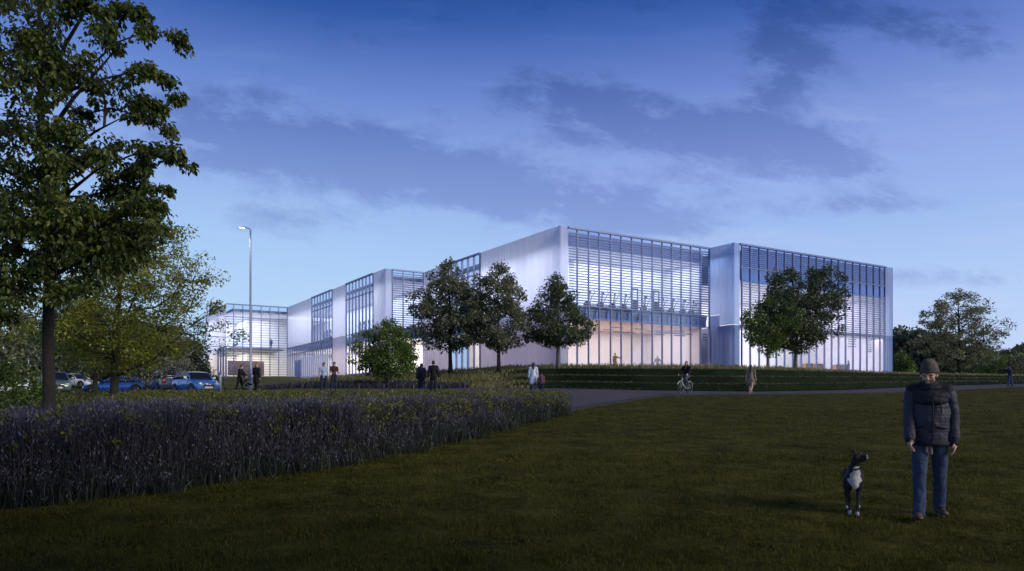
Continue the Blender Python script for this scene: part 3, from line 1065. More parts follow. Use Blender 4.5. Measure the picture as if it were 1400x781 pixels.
tree('low round bushy fresh green tree standing in the meadow', x_, y_, 4.5, [(0.14, 0.6), (0.26, 1.9), (0.48, 2.2), (0.68, 1.8), (0.85, 1.1), (1.0, 0.3)],
     0.11, 'leaf_green', 'bark_grey', 61, clear=0.16, n_limb=10, n_clump=230, clump_r=0.38, per=66, leaf=0.14, stems=4, name='small_tree')
x_, y_ = at_tree(1311, 512, 76.0)
tree('open grey green tree at the field edge beyond the walking man', x_, y_, 9.3, [(0.12, 0.6), (0.24, 3.0), (0.42, 4.2), (0.58, 4.1), (0.76, 3.3), (0.90, 2.2), (1.0, 1.0)],
     0.22, 'leaf_grey', 'bark', 71, clear=0.16, n_limb=13, n_clump=270, clump_r=0.50, per=52, leaf=0.19)

# --- left hand trees
Yb = 25.0
x_, y_ = at_tree(155, 548, Yb)
tree('yellow green tree with dark trunk spreading over the parked blue cars', x_, y_, 7.0, [(0.20, 0.5), (0.29, 2.2), (0.42, 3.1), (0.60, 2.9), (0.80, 2.2), (0.93, 1.6), (1.0, 0.6)],
     0.15, 'leaf_yellow', 'bark_dark', 83, clear=0.17, n_limb=16, n_clump=420, clump_r=0.36, per=85, leaf=0.085, offs=(0.45, 0))
x_, y_ = at_tree(130, 528, 33.0)
tree('slim dark tree with thin trunk just left of the yellow green tree', x_, y_, 5.4, [(0.2, 0.4), (0.32, 1.8), (0.52, 2.5), (0.74, 1.9), (1.0, 0.5)],
     0.12, 'leaf_autumn', 'bark_dark', 89, clear=0.22, n_limb=9, n_clump=110, clump_r=0.42, per=50, leaf=0.13)
x_, y_ = at_tree(196, 540, 34.0)
tree('small silvery leaved tree in front of the grey estate car', x_, y_, 3.3, [(0.22, 0.5), (0.36, 1.6), (0.60, 2.0), (0.82, 1.6), (1.0, 0.6)],
     0.07, 'leaf_silver', 'bark_dark', 97, clear=0.25, n_limb=9, n_clump=90, clump_r=0.34, per=50, leaf=0.085, offs=(0.9, 0), name='small_tree')
x_, y_ = at_tree(255, 515, 66.0)
tree('dark pointed evergreen behind the pale blue hatchback', x_, y_, 4.4, [(0.05, 2.6), (0.25, 2.4), (0.5, 1.6), (0.8, 0.9), (1.0, 0.3)],
     0.12, 'leaf_conifer', 'bark_dark', 103, clear=0.1, n_limb=10, n_clump=120, clump_r=0.5, per=52, leaf=0.22, offs=(0.8, 0), name='evergreen_tree')

# big foreground broadleaf tree, trunk rising out of the frame
rng = np.random.default_rng(5)
YB = 16.0
poly = [(-60, -70), (150, -70), (178, 0), (215, 25), (258, 70), (240, 100), (222, 128), (238, 152), (225, 178), (212, 192), (252, 214), (240, 238), (236, 262),
        (214, 288), (196, 305), (178, 330), (165, 372), (120, 392), (70, 398), (-60, 410)]
gaps = [(102, 48, 30, 26), (58, 66, 16, 12), (30, 122, 34, 10), (192, 108, 15, 16), (205, 232, 12, 8), (190, 30, 12, 20), (172, 246, 12, 9), (150, 180, 16, 8), (215, 162, 12, 6), (120, 130, 10, 8), (60, 205, 18, 7), (165, 120, 10, 8), (140, 255, 14, 10), (218, 205, 14, 7), (180, 200, 16, 7), (120, 95, 10, 9), (85, 150, 14, 7), (230, 118, 14, 10), (10, 150, 14, 8), (195, 275, 12, 8), (100, 225, 12, 6)]


def in_poly(p, P):
    c = False
    j = len(P) - 1
    for i in range(len(P)):
        if (P[i][1] > p[1]) != (P[j][1] > p[1]) and p[0] < (P[j][0] - P[i][0]) * (p[1] - P[i][1]) / (P[j][1] - P[i][1]) + P[i][0]:
            c = not c
        j = i
    return c


bx, by = W(66, 540, YB).x, YB
bz = Hs(bx, by)
root = empty('broadleaf_tree', (bx, by, bz))
tag(root, 'big broad leaved tree in the left corner with branches reaching across the sky', 'tree')
def px_clump(p, dy, r):
    q = W(p[0], p[1], YB + dy) - Vector((bx, by, bz))
    return [q.x, q.y, q.z, r]


sprays = [[(130, 40), (165, 18), (190, 8), (198, 30)], [(130, 85), (160, 58), (205, 42), (238, 48), (260, 72)], [(140, 118), (175, 98), (210, 95), (235, 112), (244, 138)],
          [(110, 158), (150, 148), (190, 158), (222, 168), (236, 180)], [(70, 250), (100, 226), (135, 206), (170, 196)], [(150, 225), (190, 208), (225, 208), (245, 215), (258, 230)],
          [(120, 268), (165, 256), (205, 252), (236, 264)], [(130, 300), (170, 288), (205, 276), (220, 284)], [(100, 318), (150, 312), (195, 318), (228, 312)],
          [(60, 340), (110, 335), (160, 338), (205, 340)], [(90, 10), (120, -5), (140, 20), (150, 45)], [(180, 130), (200, 140), (225, 150)], [(40, 100), (75, 95), (110, 105), (135, 125)],
          [(150, 250), (180, 238), (200, 228)]]
cl, spray3 = [], []
for sp_ in sprays:
    L = np.array(sp_, dtype=float)
    tk = np.linspace(0, 1, len(L))
    dy0 = rng.uniform(-1.3, 1.2)
    spray3.append([px_clump(q_, dy0, 0)[:3] for q_ in sp_])
    for i in range(13):
        t = rng.random() ** 0.8
        c_ = [np.interp(t, tk, L[:, k]) + rng.normal() * 5.5 * (1.25 - t) for k in range(2)]
        cl.append(px_clump(c_, dy0 + rng.normal() * 0.25, 0.13 + 0.13 * rng.random() * (1.2 - 0.5 * t)))
while len(cl) < 395:
    p = (rng.uniform(-60, 150), rng.uniform(-70, 330))
    if any(((p[0] - g[0]) / g[2]) ** 2 + ((p[1] - g[1]) / g[3]) ** 2 < 1 for g in gaps):
        continue
    if p[0] > 95 and p[1] < 285 and rng.random() < 0.6:
        continue
    cl.append(px_clump(p, rng.uniform(-1.9, 1.4), 0.18 + 0.16 * rng.random()))
while len(cl) < 610:
    p = (rng.uniform(-60, 215), rng.uniform(262, 440))
    if p[1] > 440 - max(0, p[0] - 10) * 0.42:
        continue
    cl.append(px_clump(p, rng.uniform(-1.9, 1.8), 0.20 + 0.18 * rng.random()))
for i in range(44):
    cl.append(px_clump((66 + rng.normal() * 16, rng.uniform(-60, 395)), -0.7 - rng.random() * 0.7, 0.22 + 0.12 * rng.random()))
cl = np.array(cl)
b = MB()
tp = [(0, 0, -0.2), (0.02, 0, 1.0), (-0.02, 0.02, 2.4), (0.03, 0, 3.8), (-0.05, 0, 5.2), (-0.15, 0, 7.0), (-0.2, 0, 9.5)]
b.tube(tp, [0.17, 0.13, 0.115, 0.11, 0.095, 0.07, 0.03], 10)
limb_px = [[(66, 300), (95, 262), (125, 238), (150, 222)], [(64, 240), (95, 208), (130, 180), (165, 162)], [(62, 190), (100, 135), (135, 95), (160, 66)],
           [(60, 130), (90, 60), (120, 10), (140, -50)], [(66, 330), (105, 318), (140, 308), (170, 296)], [(60, 160), (20, 110), (-20, 60), (-50, 20)],
           [(64, 270), (20, 240), (-20, 220), (-55, 200)], [(66, 380), (105, 360), (140, 350), (170, 345)], [(62, 100), (60, 40), (40, -20), (20, -60)],
           [(66, 360), (30, 340), (0, 330), (-40, 320)], [(64, 210), (100, 200), (130, 205), (160, 222)], [(62, 150), (100, 122), (140, 108), (175, 100)]]
limbs = [np.array(tp)[3:]]
for k, lp in enumerate(limb_px):
    pts = []
    dy = rng.uniform(-1.3, 1.3)
    for i, (px_, py_) in enumerate(lp):
        q = W(px_, py_, YB + dy * i / 3) - Vector((bx, by, bz))
        pts.append((q.x, q.y, q.z))
    b.tube(pts, [0.055, 0.040, 0.026, 0.010], 6, False)
    L = np.array(pts)
    limbs.append(np.stack([[np.interp(t, [0, 1 / 3, 2 / 3, 1], L[:, k2]) for k2 in range(3)] for t in np.linspace(0.15, 1, 9)]))
allp = np.concatenate(limbs)
for L in spray3:
    L = np.array(L)
    a0 = allp[np.argmin(np.linalg.norm(allp - L[0], axis=1))]
    mp = (a0 + L[0]) / 2 + np.array([0, 0, 0.12]) + rng.normal(size=3) * 0.06
    pts = [a0, mp] + list(L)
    b.tube(pts, list(np.linspace(0.030, 0.006, len(pts))), 5, False)
    limbs.append(np.stack([[np.interp(t, np.linspace(0, 1, len(L)), L[:, k2]) for k2 in range(3)] for t in np.linspace(0, 1, 9)]))
allp = np.concatenate(limbs)
for c in cl:
    d = np.linalg.norm(allp - c[:3], axis=1)
    a0 = allp[np.argmin(d)]
    dd = d.min()
    m1 = a0 * 0.67 + c[:3] * 0.33 + rng.normal(size=3) * 0.10 * dd + np.array([0, 0, 0.10 * dd])
    m2 = a0 * 0.33 + c[:3] * 0.67 + rng.normal(size=3) * 0.10 * dd + np.array([0, 0, 0.10 * dd])
    b.tube([a0, m1, m2, c[:3]], [0.011, 0.009, 0.006, 0.003], 4, False)
b.build('trunk', M['bark'], root, smooth=True)
V, F = leaf_cloud(rng, cl, 60, 0.106, droop=0.95, flat=0.8, wid=0.58)
np_mesh('crown', V, F, M['leaf_big'], root)

# unseen broad tree, added above and behind the viewer to shade the near lawn
tree('unseen broad tree added behind the viewer to shade the near lawn', 3.5, -5.0, 13.5, [(0.36, 4.5), (0.46, 8.0), (0.62, 8.8), (0.80, 7.0), (1.0, 2.0)], 0.38, 'leaf_dark', 'bark', 401, clear=0.3,
     n_limb=14, n_clump=300, clump_r=1.0, per=50, leaf=0.42, kind='dia')

# leafy shrub at the left edge of the frame
tree('green leafy shrub at the left edge of the bed', W(18, 545, 20).x, 20.0, 1.75, [(0.05, 0.7), (0.4, 0.95), (0.8, 0.7), (1.0, 0.3)], 0.04, 'leaf_green', 'bark_dark', 131, clear=0.05,
     n_limb=7, n_clump=60, clump_r=0.24, per=40, leaf=0.11, name='shrub', cat='shrub', stems=3)

# --- dark trees behind the car park, one thing each
for i, (px_, Yd, h, r, s_, lb) in enumerate([
        (-20, 70, 9.5, 4.2, 201, 'dark tree at the far left edge behind the car park'),
        (62, 84, 8.5, 4.4, 207, 'dark round tree behind the big trunk beyond the car park'),
        (128, 96, 10.5, 5.0, 213, 'tall dark tree behind the white saloon car'),
        (190, 92, 8.0, 4.4, 219, 'dark tree beyond the car park behind the silvery tree'),
        (228, 78, 6.6, 3.4, 225, 'dark tree just left of the pointed evergreen')]):
    x_ = (px_ - 700) / 1000 * Yd
    tree(lb, x_, Yd, h, [(0.02, r * 0.8), (0.2, r), (0.5, r * 0.95), (0.8, r * 0.6), (1.0, 0.5)], 0.25, 'leaf_dark' if i % 2 else 'leaf_autumn', 'bark_dark', s_, clear=0.1,
         n_limb=9, n_clump=130, clump_r=0.9, per=56, leaf=0.42, kind='dia', group='trees beyond the car park')

# --- right hand background: bushes and the wood on the rise
for i, (px_, Yd, h, r, lm, s_, lb) in enumerate([
        (1234, 96, 3.4, 1.3, 'leaf_green', 301, 'pale green bush tight against the right end of the building'),
        (1352, 100, 3.6, 3.0, 'leaf_green', 307, 'wide green bush right of the open grey green tree'),
        (1332, 104, 3.2, 2.3, 'leaf_autumn', 311, 'low olive bush between the grey green tree and the wide bush'),
        (1395, 98, 3.2, 2.4, 'leaf_autumn', 317, 'olive bush at the right edge of the picture'),
        (1376, 110, 4.8, 2.0, 'leaf_dark', 323, 'dark upright bush behind the distant figure in blue')]):
    x_ = (px_ - 700) / 1000 * Yd
    zz = EYE + (HZ - 513.5) / 1000 * Yd
    tree(lb, x_, Yd, h, [(0.0, r * 0.8), (0.3, r), (0.65, r * 0.85), (1.0, r * 0.3)], 0.08, lm, 'bark_dark', s_, clear=0.05, z=zz - 0.4,
         n_limb=7, n_clump=80, clump_r=0.5, per=44, leaf=0.26, kind='dia', name='bush', cat='bush', stems=3)


def wood(name, label, spans, mat_, seed, leaf=0.75, per=46):
    """a far wood that reads as one mass: many crowns, one object"""
    rng = np.random.default_rng(seed)
    cl = []
    for (px0, px1, Y0, Y1, n, tops) in spans:
        for i in range(n):
            px_ = rng.uniform(px0, px1)
            Yd = rng.uniform(Y0, Y1)
            topy = np.interp(px_, [t[0] for t in tops], [t[1] for t in tops])
            zt = EYE + (HZ - topy) / 1000 * Yd - rng.uniform(0, 1.2)
            zb = EYE + (HZ - 514) / 1000 * Yd
            R = rng.uniform(1.9, 3.2)
            x = (px_ - 700) / 1000 * Yd
            for k in range(15):
                h = rng.uniform(0.0, 1.0)
                a = rng.uniform(0, 2 * PI)
                rr = R * math.sqrt(max(0.02, 1 - (h * 1.02) ** 3)) * math.sqrt(rng.uniform(0.2, 1))
                cl.append([x + math.cos(a) * rr, Yd + math.sin(a) * rr, zb + (zt - zb) * h - 0.4, rng.uniform(0.8, 1.4)])
    V, F = leaf_cloud(rng, np.array(cl), per, leaf, 0.1, kind='dia', wid=0.75)
    o = np_mesh(name, V, F, M[mat_])
    tag(o, label, 'wood', kind='stuff')
    return o


wood('wood', 'dark distant wood rising behind the field edge on the right',
     [(1216, 1300, 118, 140, 34, [(1215, 449), (1240, 446), (1262, 450), (1300, 462)]), (1280, 1380, 124, 146, 34, [(1280, 462), (1330, 474), (1380, 486)]),
      (1365, 1480, 210, 250, 26, [(1365, 484), (1400, 469), (1480, 460)])], 'leaf_wood_hazed', 7)
wood('wood', 'dark belt of woodland far behind the car park on the left', [(-160, 250, 128, 150, 46, [(-160, 430), (60, 455), (250, 478)])], 'leaf_wood_hazed', 9)

# --- ground cover ------------------------------------------------------------


def blades(rng, P, h, w, lean, tip=0.15, bend=0.35):
    """upright blades: two quads each; P (N,3)"""
    n = len(P)
    a = rng.uniform(0, 2 * PI, n)
    side = np.stack([np.cos(a), np.sin(a), np.zeros(n)], -1)
    d = rng.uniform(0, 2 * PI, n)
    ln = np.stack([np.cos(d), np.sin(d), np.zeros(n)], -1) * (lean * rng.random(n))[:, None]
    up = np.array([[0, 0, 1.0]])
    m_ = P + up * (h * 0.55)[:, None] + ln * (h * bend)[:, None]
    t_ = P + up * (h * (1 - 0.12 * lean))[:, None] + ln * h[:, None]
    w2 = (w / 2)[:, None]
    V = np.stack([P - side * w2, P + side * w2, m_ + side * w2 * 0.9, m_ - side * w2 * 0.9, t_ + side * w2 * tip, t_ - side * w2 * tip], 1).reshape(-1, 3)
    i = np.arange(n)[:, None] * 6
    F = np.concatenate([i + np.array([[0, 1, 2, 3]]), i + np.array([[3, 2, 4, 5]])], 1).reshape(-1, 4)
    return V, F


def merge(parts):
    Vs, Fs, b = [], [], 0
    for V, F in parts:
        Vs.append(V)
        Fs.append(F + b)
        b += len(V)
    return np.concatenate(Vs), np.concatenate(Fs)


def on_ground(x, y, dz=0.0):
    return np.stack([x, y, H(x, y) + dz], -1)


rng = np.random.default_rng(77)


def bed_pts(n, y0, y1, dmin, dmax):
    """random points in the bed: y range, distance left of its lawn edge"""
    y = rng.uniform(y0, y1, n)
    e = np.where(y < 24.5, np.interp(y, LE_Y, LE_X), np.interp(y, [24.5, 27, 32, 36.5, 39.5], [1.6, 2.0, 2.1, 1.2, -0.6]))
    x = e - 0.05 + 0.16 * np.sin(y * 2.7) + 0.10 * np.sin(y * 7.1) + np.abs(rng.normal(size=n)) * 0.16 - 0.10 - rng.uniform(dmin, dmax, n)
    return x, y


def bed_top(y):
    return 1.30 + (y - 9) * 0.0122


# tall purple grasses
P_, h_, w_ = [], [], []
for (n, y0, y1, d0, d1) in [(24000, 7.6, 13.5, 0, 2.2), (24000, 13.0, 25, 0, 1.9), (17000, 9, 24, 1.8, 7.0), (9000, 20, 37, 0, 14)]:
    x, y = bed_pts(n, y0, y1, d0, d1)
    k = (x > -0.75 * y - 2)
    x, y = x[k], y[k]
    g = on_ground(x, y)
    patch = 0.92 + 0.05 * np.sin(x * 1.9 + y * 1.1) + 0.05 * np.sin(x * 0.7 - y * 1.7) + 0.05 * np.sin(x * 5.3 + y * 3.1)
    hh = np.maximum(0.15, (bed_top(y) - g[:, 2])) * patch * (1 - 0.62 * rng.random(len(x)) ** 1.7) * 1.04
    dd = np.where(y < 24.5, np.interp(y, LE_Y, LE_X), 2.2) - x
    hh *= np.clip(0.30 + 0.85 * dd / (0.55 + 0.25 * np.sin(y * 2.3)), 0.25, 1.0) if y1 <= 25 else 1.0
    P_.append(g)
    h_.append(hh)
    w_.append(rng.uniform(0.005, 0.011, len(x)) * (1 + 0.03 * y))
PA, HA = np.concatenate(P_), np.concatenate(h_)
V1_ = blades(rng, PA, HA, np.concatenate(w_), 0.34, 0.5)
# seed heads: small flecks up the top half of the stems
k_ = rng.integers(0, len(PA), 110000)
tt = 1 - 0.55 * rng.random(len(k_)) ** 1.6
C_ = PA[k_] + np.stack([rng.normal(size=len(k_)) * 0.05, rng.normal(size=len(k_)) * 0.05, HA[k_] * tt * 0.97], -1)
ax_ = rng.normal(size=(len(k_), 3)) * 0.45
ax_[:, 2] += 1.0
V3_ = leaves(rng, C_, rng.uniform(0.022, 0.055, len(k_)) * (1 + 0.02 * PA[k_][:, 1]), ax_, rng.normal(size=(len(k_), 3)), 'dia', 0.35)
# low arching green blades along the lawn edge
x, y = bed_pts(20000, 7.8, 25, -0.30, 0.9)
g = on_ground(x, y)
V2_ = blades(rng, g, 0.06 + 0.55 * rng.random(len(x)) ** 1.8, rng.uniform(0.006, 0.012, len(x)), 1.1, 0.2, 0.3)
tag(np_mesh('purple_flower', V3_[0], V3_[1], M['fleck_purple']), 'lilac grey seed heads along the tops of the bed grasses', 'grass', kind='stuff')
tag(np_mesh('green_grass', V2_[0], V2_[1], M['grass_fringe']), 'dark green arching grass along the ragged edge of the bed', 'grass', kind='stuff')
V, F = V1_
tag(np_mesh('purple_grass', V, F, M['stem_purple']), 'tall purple grey grasses filling the long planting bed', 'grass', kind='stuff')
# leafy perennials between and behind the grasses
cl, cln = [], []
for (n, y0, y1, d0, d1, r0, r1, th) in [(620, 8.5, 24, 0.15, 2.4, 0.05, 0.13, 0.90), (170, 13, 25, 0.0, 1.2, 0.08, 0.18, 0.95), (700, 16, 25, 1.6, 9, 0.10, 0.22, 0.90), (2300, 23, 38.5, 0.0, 19, 0.12, 0.26, 1.0)]:
    x, y = bed_pts(n, y0, y1, d0, d1)
    k = (x > -0.75 * y - 2)
    x, y = x[k], y[k]
    g = on_ground(x, y)
    hh = (bed_top(y) - g[:, 2]) * rng.uniform(0.55, 1.0, len(x)) * th
    for i in range(len(x)):
        (cln if y1 < 26 else cl).append([x[i], y[i], g[i, 2] + max(0.12, hh[i]), rng.uniform(r0, r1)])
V, F = merge([leaf_cloud(rng, np.array(cl), 38, 0.070, 0.0, kind='dia', wid=0.6), leaf_cloud(rng, np.array(cln), 26, 0.050, 0.1, wid=0.6)])
tag(np_mesh('leafy_ground_cover', V, F, M['leaf_bed']), 'yellow green leafy perennials along the back of the bed', 'ground cover', kind='stuff')

# lavender strip and meadow grass in front of the side wall
n = 26000
x = rng.uniform(-32, 2.5, n)
y = rng.uniform(47.5, 61, n)
px = 700 + 1000 * x / y
k = (px > 305) & (px < 735) & (y < np.interp(px, [305, 560, 735], [60, 60, 60]))
x, y, px = x[k], y[k], px[k]
near = (y < 52 + 1.5 * np.sin(x * 0.5)) & (px < 640)
g = on_ground(x[near], y[near])
V, F = blades(rng, g, rng.uniform(0.22, 0.42, len(g)), rng.uniform(0.03, 0.06, len(g)), 0.5, 0.7)
tag(np_mesh('lavender', V, F, M['stem_blue']), 'dark blue lavender strip behind the walkers', 'ground cover', kind='stuff')
g = on_ground(x[~near], y[~near])
V1_ = blades(rng, g, rng.uniform(0.10, 0.32, len(g)), rng.uniform(0.02, 0.05, len(g)), 0.8, 0.3)
# crest of the mound
n = 16000
x = rng.uniform(-8, 62, n)
y0 = np.interp(x, PT_X, PT_Y)
y = y0 + rng.uniform(10.3, 14.5, n)
g = on_ground(x, y)
V2_ = blades(rng, g, rng.uniform(0.12, 0.36, n) * rng.uniform(0.6, 1.2, n), rng.uniform(0.03, 0.06, n), 0.6, 0.3)
# far meadow on the right and left
n = 9000
x = rng.uniform(34, 85, n)
y = rng.uniform(66, 100, n)
g = on_ground(x, y)
V3_ = blades(rng, g, rng.uniform(0.15, 0.40, n), rng.uniform(0.05, 0.10, n), 0.6, 0.3)
V, F = merge([V1_, V2_, V3_])
tag(np_mesh('meadow_grass', V, F, M['grass_meadow']), 'dry yellow meadow grass on the mound crest below the building', 'grass', kind='stuff')
# terraces: dark turf on the risers, a paler fringe along each step edge
n = 26000
x = rng.uniform(-1.0, 62, n)
y0 = np.interp(x, PT_X, PT_Y)
st = rng.uniform(0.0, 0.80, n)
g = on_ground(x, y0 + 13 * st, 0.045)
V1_ = blades(rng, g, rng.uniform(0.03, 0.08, n), rng.uniform(0.03, 0.06, n), 0.6, 0.3)
tag(np_mesh('terrace_grass', V1_[0], V1_[1], M['grass_terrace']), 'mown dark green grass on the curved terrace steps', 'grass', kind='stuff')
n = 12000
x = rng.uniform(-0.6, 62, n)
y0 = np.interp(x, PT_X, PT_Y)
st = rng.choice([0.074, 0.332, 0.602], n) + rng.normal(size=n) * 0.003
g = on_ground(x, y0 + 13 * st, 0.045)
V2_ = blades(rng, g, rng.uniform(0.05, 0.12, n), rng.uniform(0.03, 0.05, n), 0.6, 0.3)
tag(np_mesh('edge_grass', V2_[0], V2_[1], M['grass_edge']), 'paler uncut grass along the edge of each terrace step', 'grass', kind='stuff')

# lawn blades, thinning with distance
P_, h_, w_ = [], [], []
for (n, y0, y1) in [(70000, 5.0, 8.5), (60000, 8.5, 14), (45000, 14, 26), (22000, 26, 48)]:
    y = rng.uniform(y0, y1, n)
    x = rng.uniform(-0.72, 0.72, n) * y
    px = 700 + 1000 * x / y
    e = np.where(y < 24.5, np.interp(y, LE_Y, LE_X), -99)
    yb = np.interp(x, PB_X, PB_Y)
    k = np.where(y < 24.5, x > e + 0.02, (y < yb - 0.15) & (x > 1.6))
    x, y = x[k], y[k]
    tuft = 0.6 + 0.5 * (np.sin(x * 3.1 + 1.3 * np.sin(y * 2.3)) * np.sin(y * 4.7 + 1.1 * np.sin(x * 2.9))) + 0.25 * rng.random(len(x))
    k = rng.random(len(x)) < np.clip(tuft + 0.25, 0.25, 1)
    x, y, tuft = x[k], y[k], tuft[k]
    P_.append(on_ground(x, y, 0.008))
    h_.append(rng.uniform(0.022, 0.05, len(x)) * np.clip(tuft + 0.3, 0.5, 1.4))
    w_.append(rng.uniform(0.004, 0.007, len(x)) * np.maximum(1, y / 7))
V, F = blades(rng, np.concatenate(P_), np.concatenate(h_), np.concatenate(w_), 0.9, 0.2, 0.25)
tag(np_mesh('lawn_grass', V, F, M['grass_lawn']), 'short mown grass of the wide dark lawn', 'grass', kind='stuff')


# ================================================================== people and animals
def V3(*a):
    return Vector(a)


def prim_mesh(mb, p, n=14):
    if p[0] == 'c':
        p0, r0, p1, r1 = Vector(p[1]), p[2], Vector(p[3]), p[4]
        d = p1 - p0
        L = d.length
        if L < 1e-6:
            d = Vector((0, 0, 1e-3))
            L = 1e-3
        d.normalize()
        prof = []
        for i in range(6):
            a = -PI / 2 + PI / 2 * i / 5
            prof.append((r0 * math.cos(a), r0 * math.sin(a)))
        for i in range(6):
            a = PI / 2 * i / 5
            prof.append((r1 * math.cos(a), L + r1 * math.sin(a)))
        Mx = Matrix.Translation(p0) @ d.to_track_quat('Z', 'Y').to_matrix().to_4x4()
        mb.lathe([(max(r, 1e-4), z) for r, z in prof], n, Mx)
    else:
        c, r = Vector(p[1]), p[2]
        R = p[3] if len(p) > 3 else (0, 0, 0)
        from mathutils import Euler
        Mx = Matrix.Translation(c) @ Euler(R).to_matrix().to_4x4() @ Matrix.Diagonal((*r, 1))
        prof = [(max(1e-4, math.cos(-PI / 2 + PI * i / 12)), math.sin(-PI / 2 + PI * i / 12)) for i in range(13)]
        mb.lathe(prof, 18, Mx)


DTEX = {}


def organic(name, prims, voxel, mt, parent, smooth=4, disp=0.0, dscale=0.12, paint=None):
    """one continuous skin grown over tapered limbs: union, smoothing, slight creasing"""
    mb = MB()
    for p in prims:
        prim_mesh(mb, p)
    me = bpy.data.meshes.new(name)
    me.from_pydata(mb.v, [], mb.f)
    o = bpy.data.objects.new(name, me)
    COL.objects.link(o)
    md = o.modifiers.new('r', 'REMESH')
    md.mode = 'VOXEL'
    md.voxel_size = voxel
    if smooth:
        sm = o.modifiers.new('s', 'SMOOTH')
        sm.factor = 0.5
        sm.iterations = smooth
    if disp:
        key = round(dscale, 3)
        if key not in DTEX:
            t = bpy.data.textures.new('creases', 'CLOUDS')
            t.noise_scale = dscale
            t.noise_depth = 3
            DTEX[key] = t
        dm = o.modifiers.new('d', 'DISPLACE')
        dm.texture = DTEX[key]
        dm.strength = disp
        dm.mid_level = 0.5
    dg = bpy.context.evaluated_depsgraph_get()
    nm = bpy.data.meshes.new_from_object(o.evaluated_get(dg))
    nm.name = name
    bpy.data.objects.remove(o)
    nm.materials.clear()
    for m in (mt if isinstance(mt, (list, tuple)) else [mt]):
        nm.materials.append(m)
    if len(nm.polygons) > 0:
        nm.polygons.foreach_set('use_smooth', [True] * len(nm.polygons))
        if paint:
            nm.polygons.foreach_set('material_index', [paint(p.center) for p in nm.polygons])
    return link_mesh(name, nm, parent)


def cloth(name, col, rough=0.85, bump=0.5, bs=60, var=0.15):
    return mat(name, col, rough, 0, var, 7, bump, bs, 0.25)


M['skin'] = mat('skin', (0.62, 0.38, 0.29), 0.55, var=0.06, scale=30, spec=0.35)
M['skin_dark'] = mat('skin_brown', (0.16, 0.085, 0.055), 0.55, var=0.06, scale=30, spec=0.35)
M['hair_black'] = mat('black_hair', (0.010, 0.009, 0.009), 0.5, var=0.3, scale=60, bump=0.5, bscale=120)
M['hair_brown'] = mat('brown_hair', (0.035, 0.022, 0.014), 0.5, var=0.3, scale=60, bump=0.5, bscale=120)
M['hair_blond'] = mat('blond_hair', (0.30, 0.22, 0.12), 0.5, var=0.25, scale=60, bump=0.5, bscale=120)
M['c_black'] = cloth('black_cloth', (0.016, 0.015, 0.018))
M['c_navy'] = cloth('navy_cloth', (0.018, 0.022, 0.045))
M['c_slate'] = cloth('slate_cloth', (0.07, 0.08, 0.11))
M['c_white'] = cloth('white_cloth', (0.70, 0.74, 0.84))
M['c_paleblue'] = cloth('pale_blue_cloth', (0.42, 0.52, 0.70))
M['c_maroon'] = cloth('maroon_cloth', (0.050, 0.026, 0.028))
M['c_pink'] = cloth('pink_cloth', (0.16, 0.065, 0.115))
M['c_cream'] = cloth('cream_cloth', (0.24, 0.20, 0.16))
M['c_rust'] = cloth('rust_scarf', (0.16, 0.05, 0.04))
M['c_teal'] = cloth('teal_cloth', (0.05, 0.16, 0.17))
M['c_tan'] = cloth('tan_cloth', (0.30, 0.22, 0.15))
M['denim'] = cloth('denim', (0.050, 0.072, 0.150), 0.85, 0.6, 90, 0.35)
M['denim_dark'] = cloth('dark_denim', (0.022, 0.032, 0.065), 0.85, 0.5, 90, 0.2)
M['shoe'] = mat('dark_shoe', (0.02, 0.018, 0.017), 0.5)
M['shoe_white'] = mat('white_shoe', (0.6, 0.6, 0.62), 0.5)


def limb_dir(flex, abd, side):
    """flex forward (towards -y), abd outwards; both in degrees"""
    f, a = rad(flex), rad(abd)
    return Vector((side * math.sin(a), -math.sin(f) * math.cos(a), -math.cos(f) * math.cos(a)))


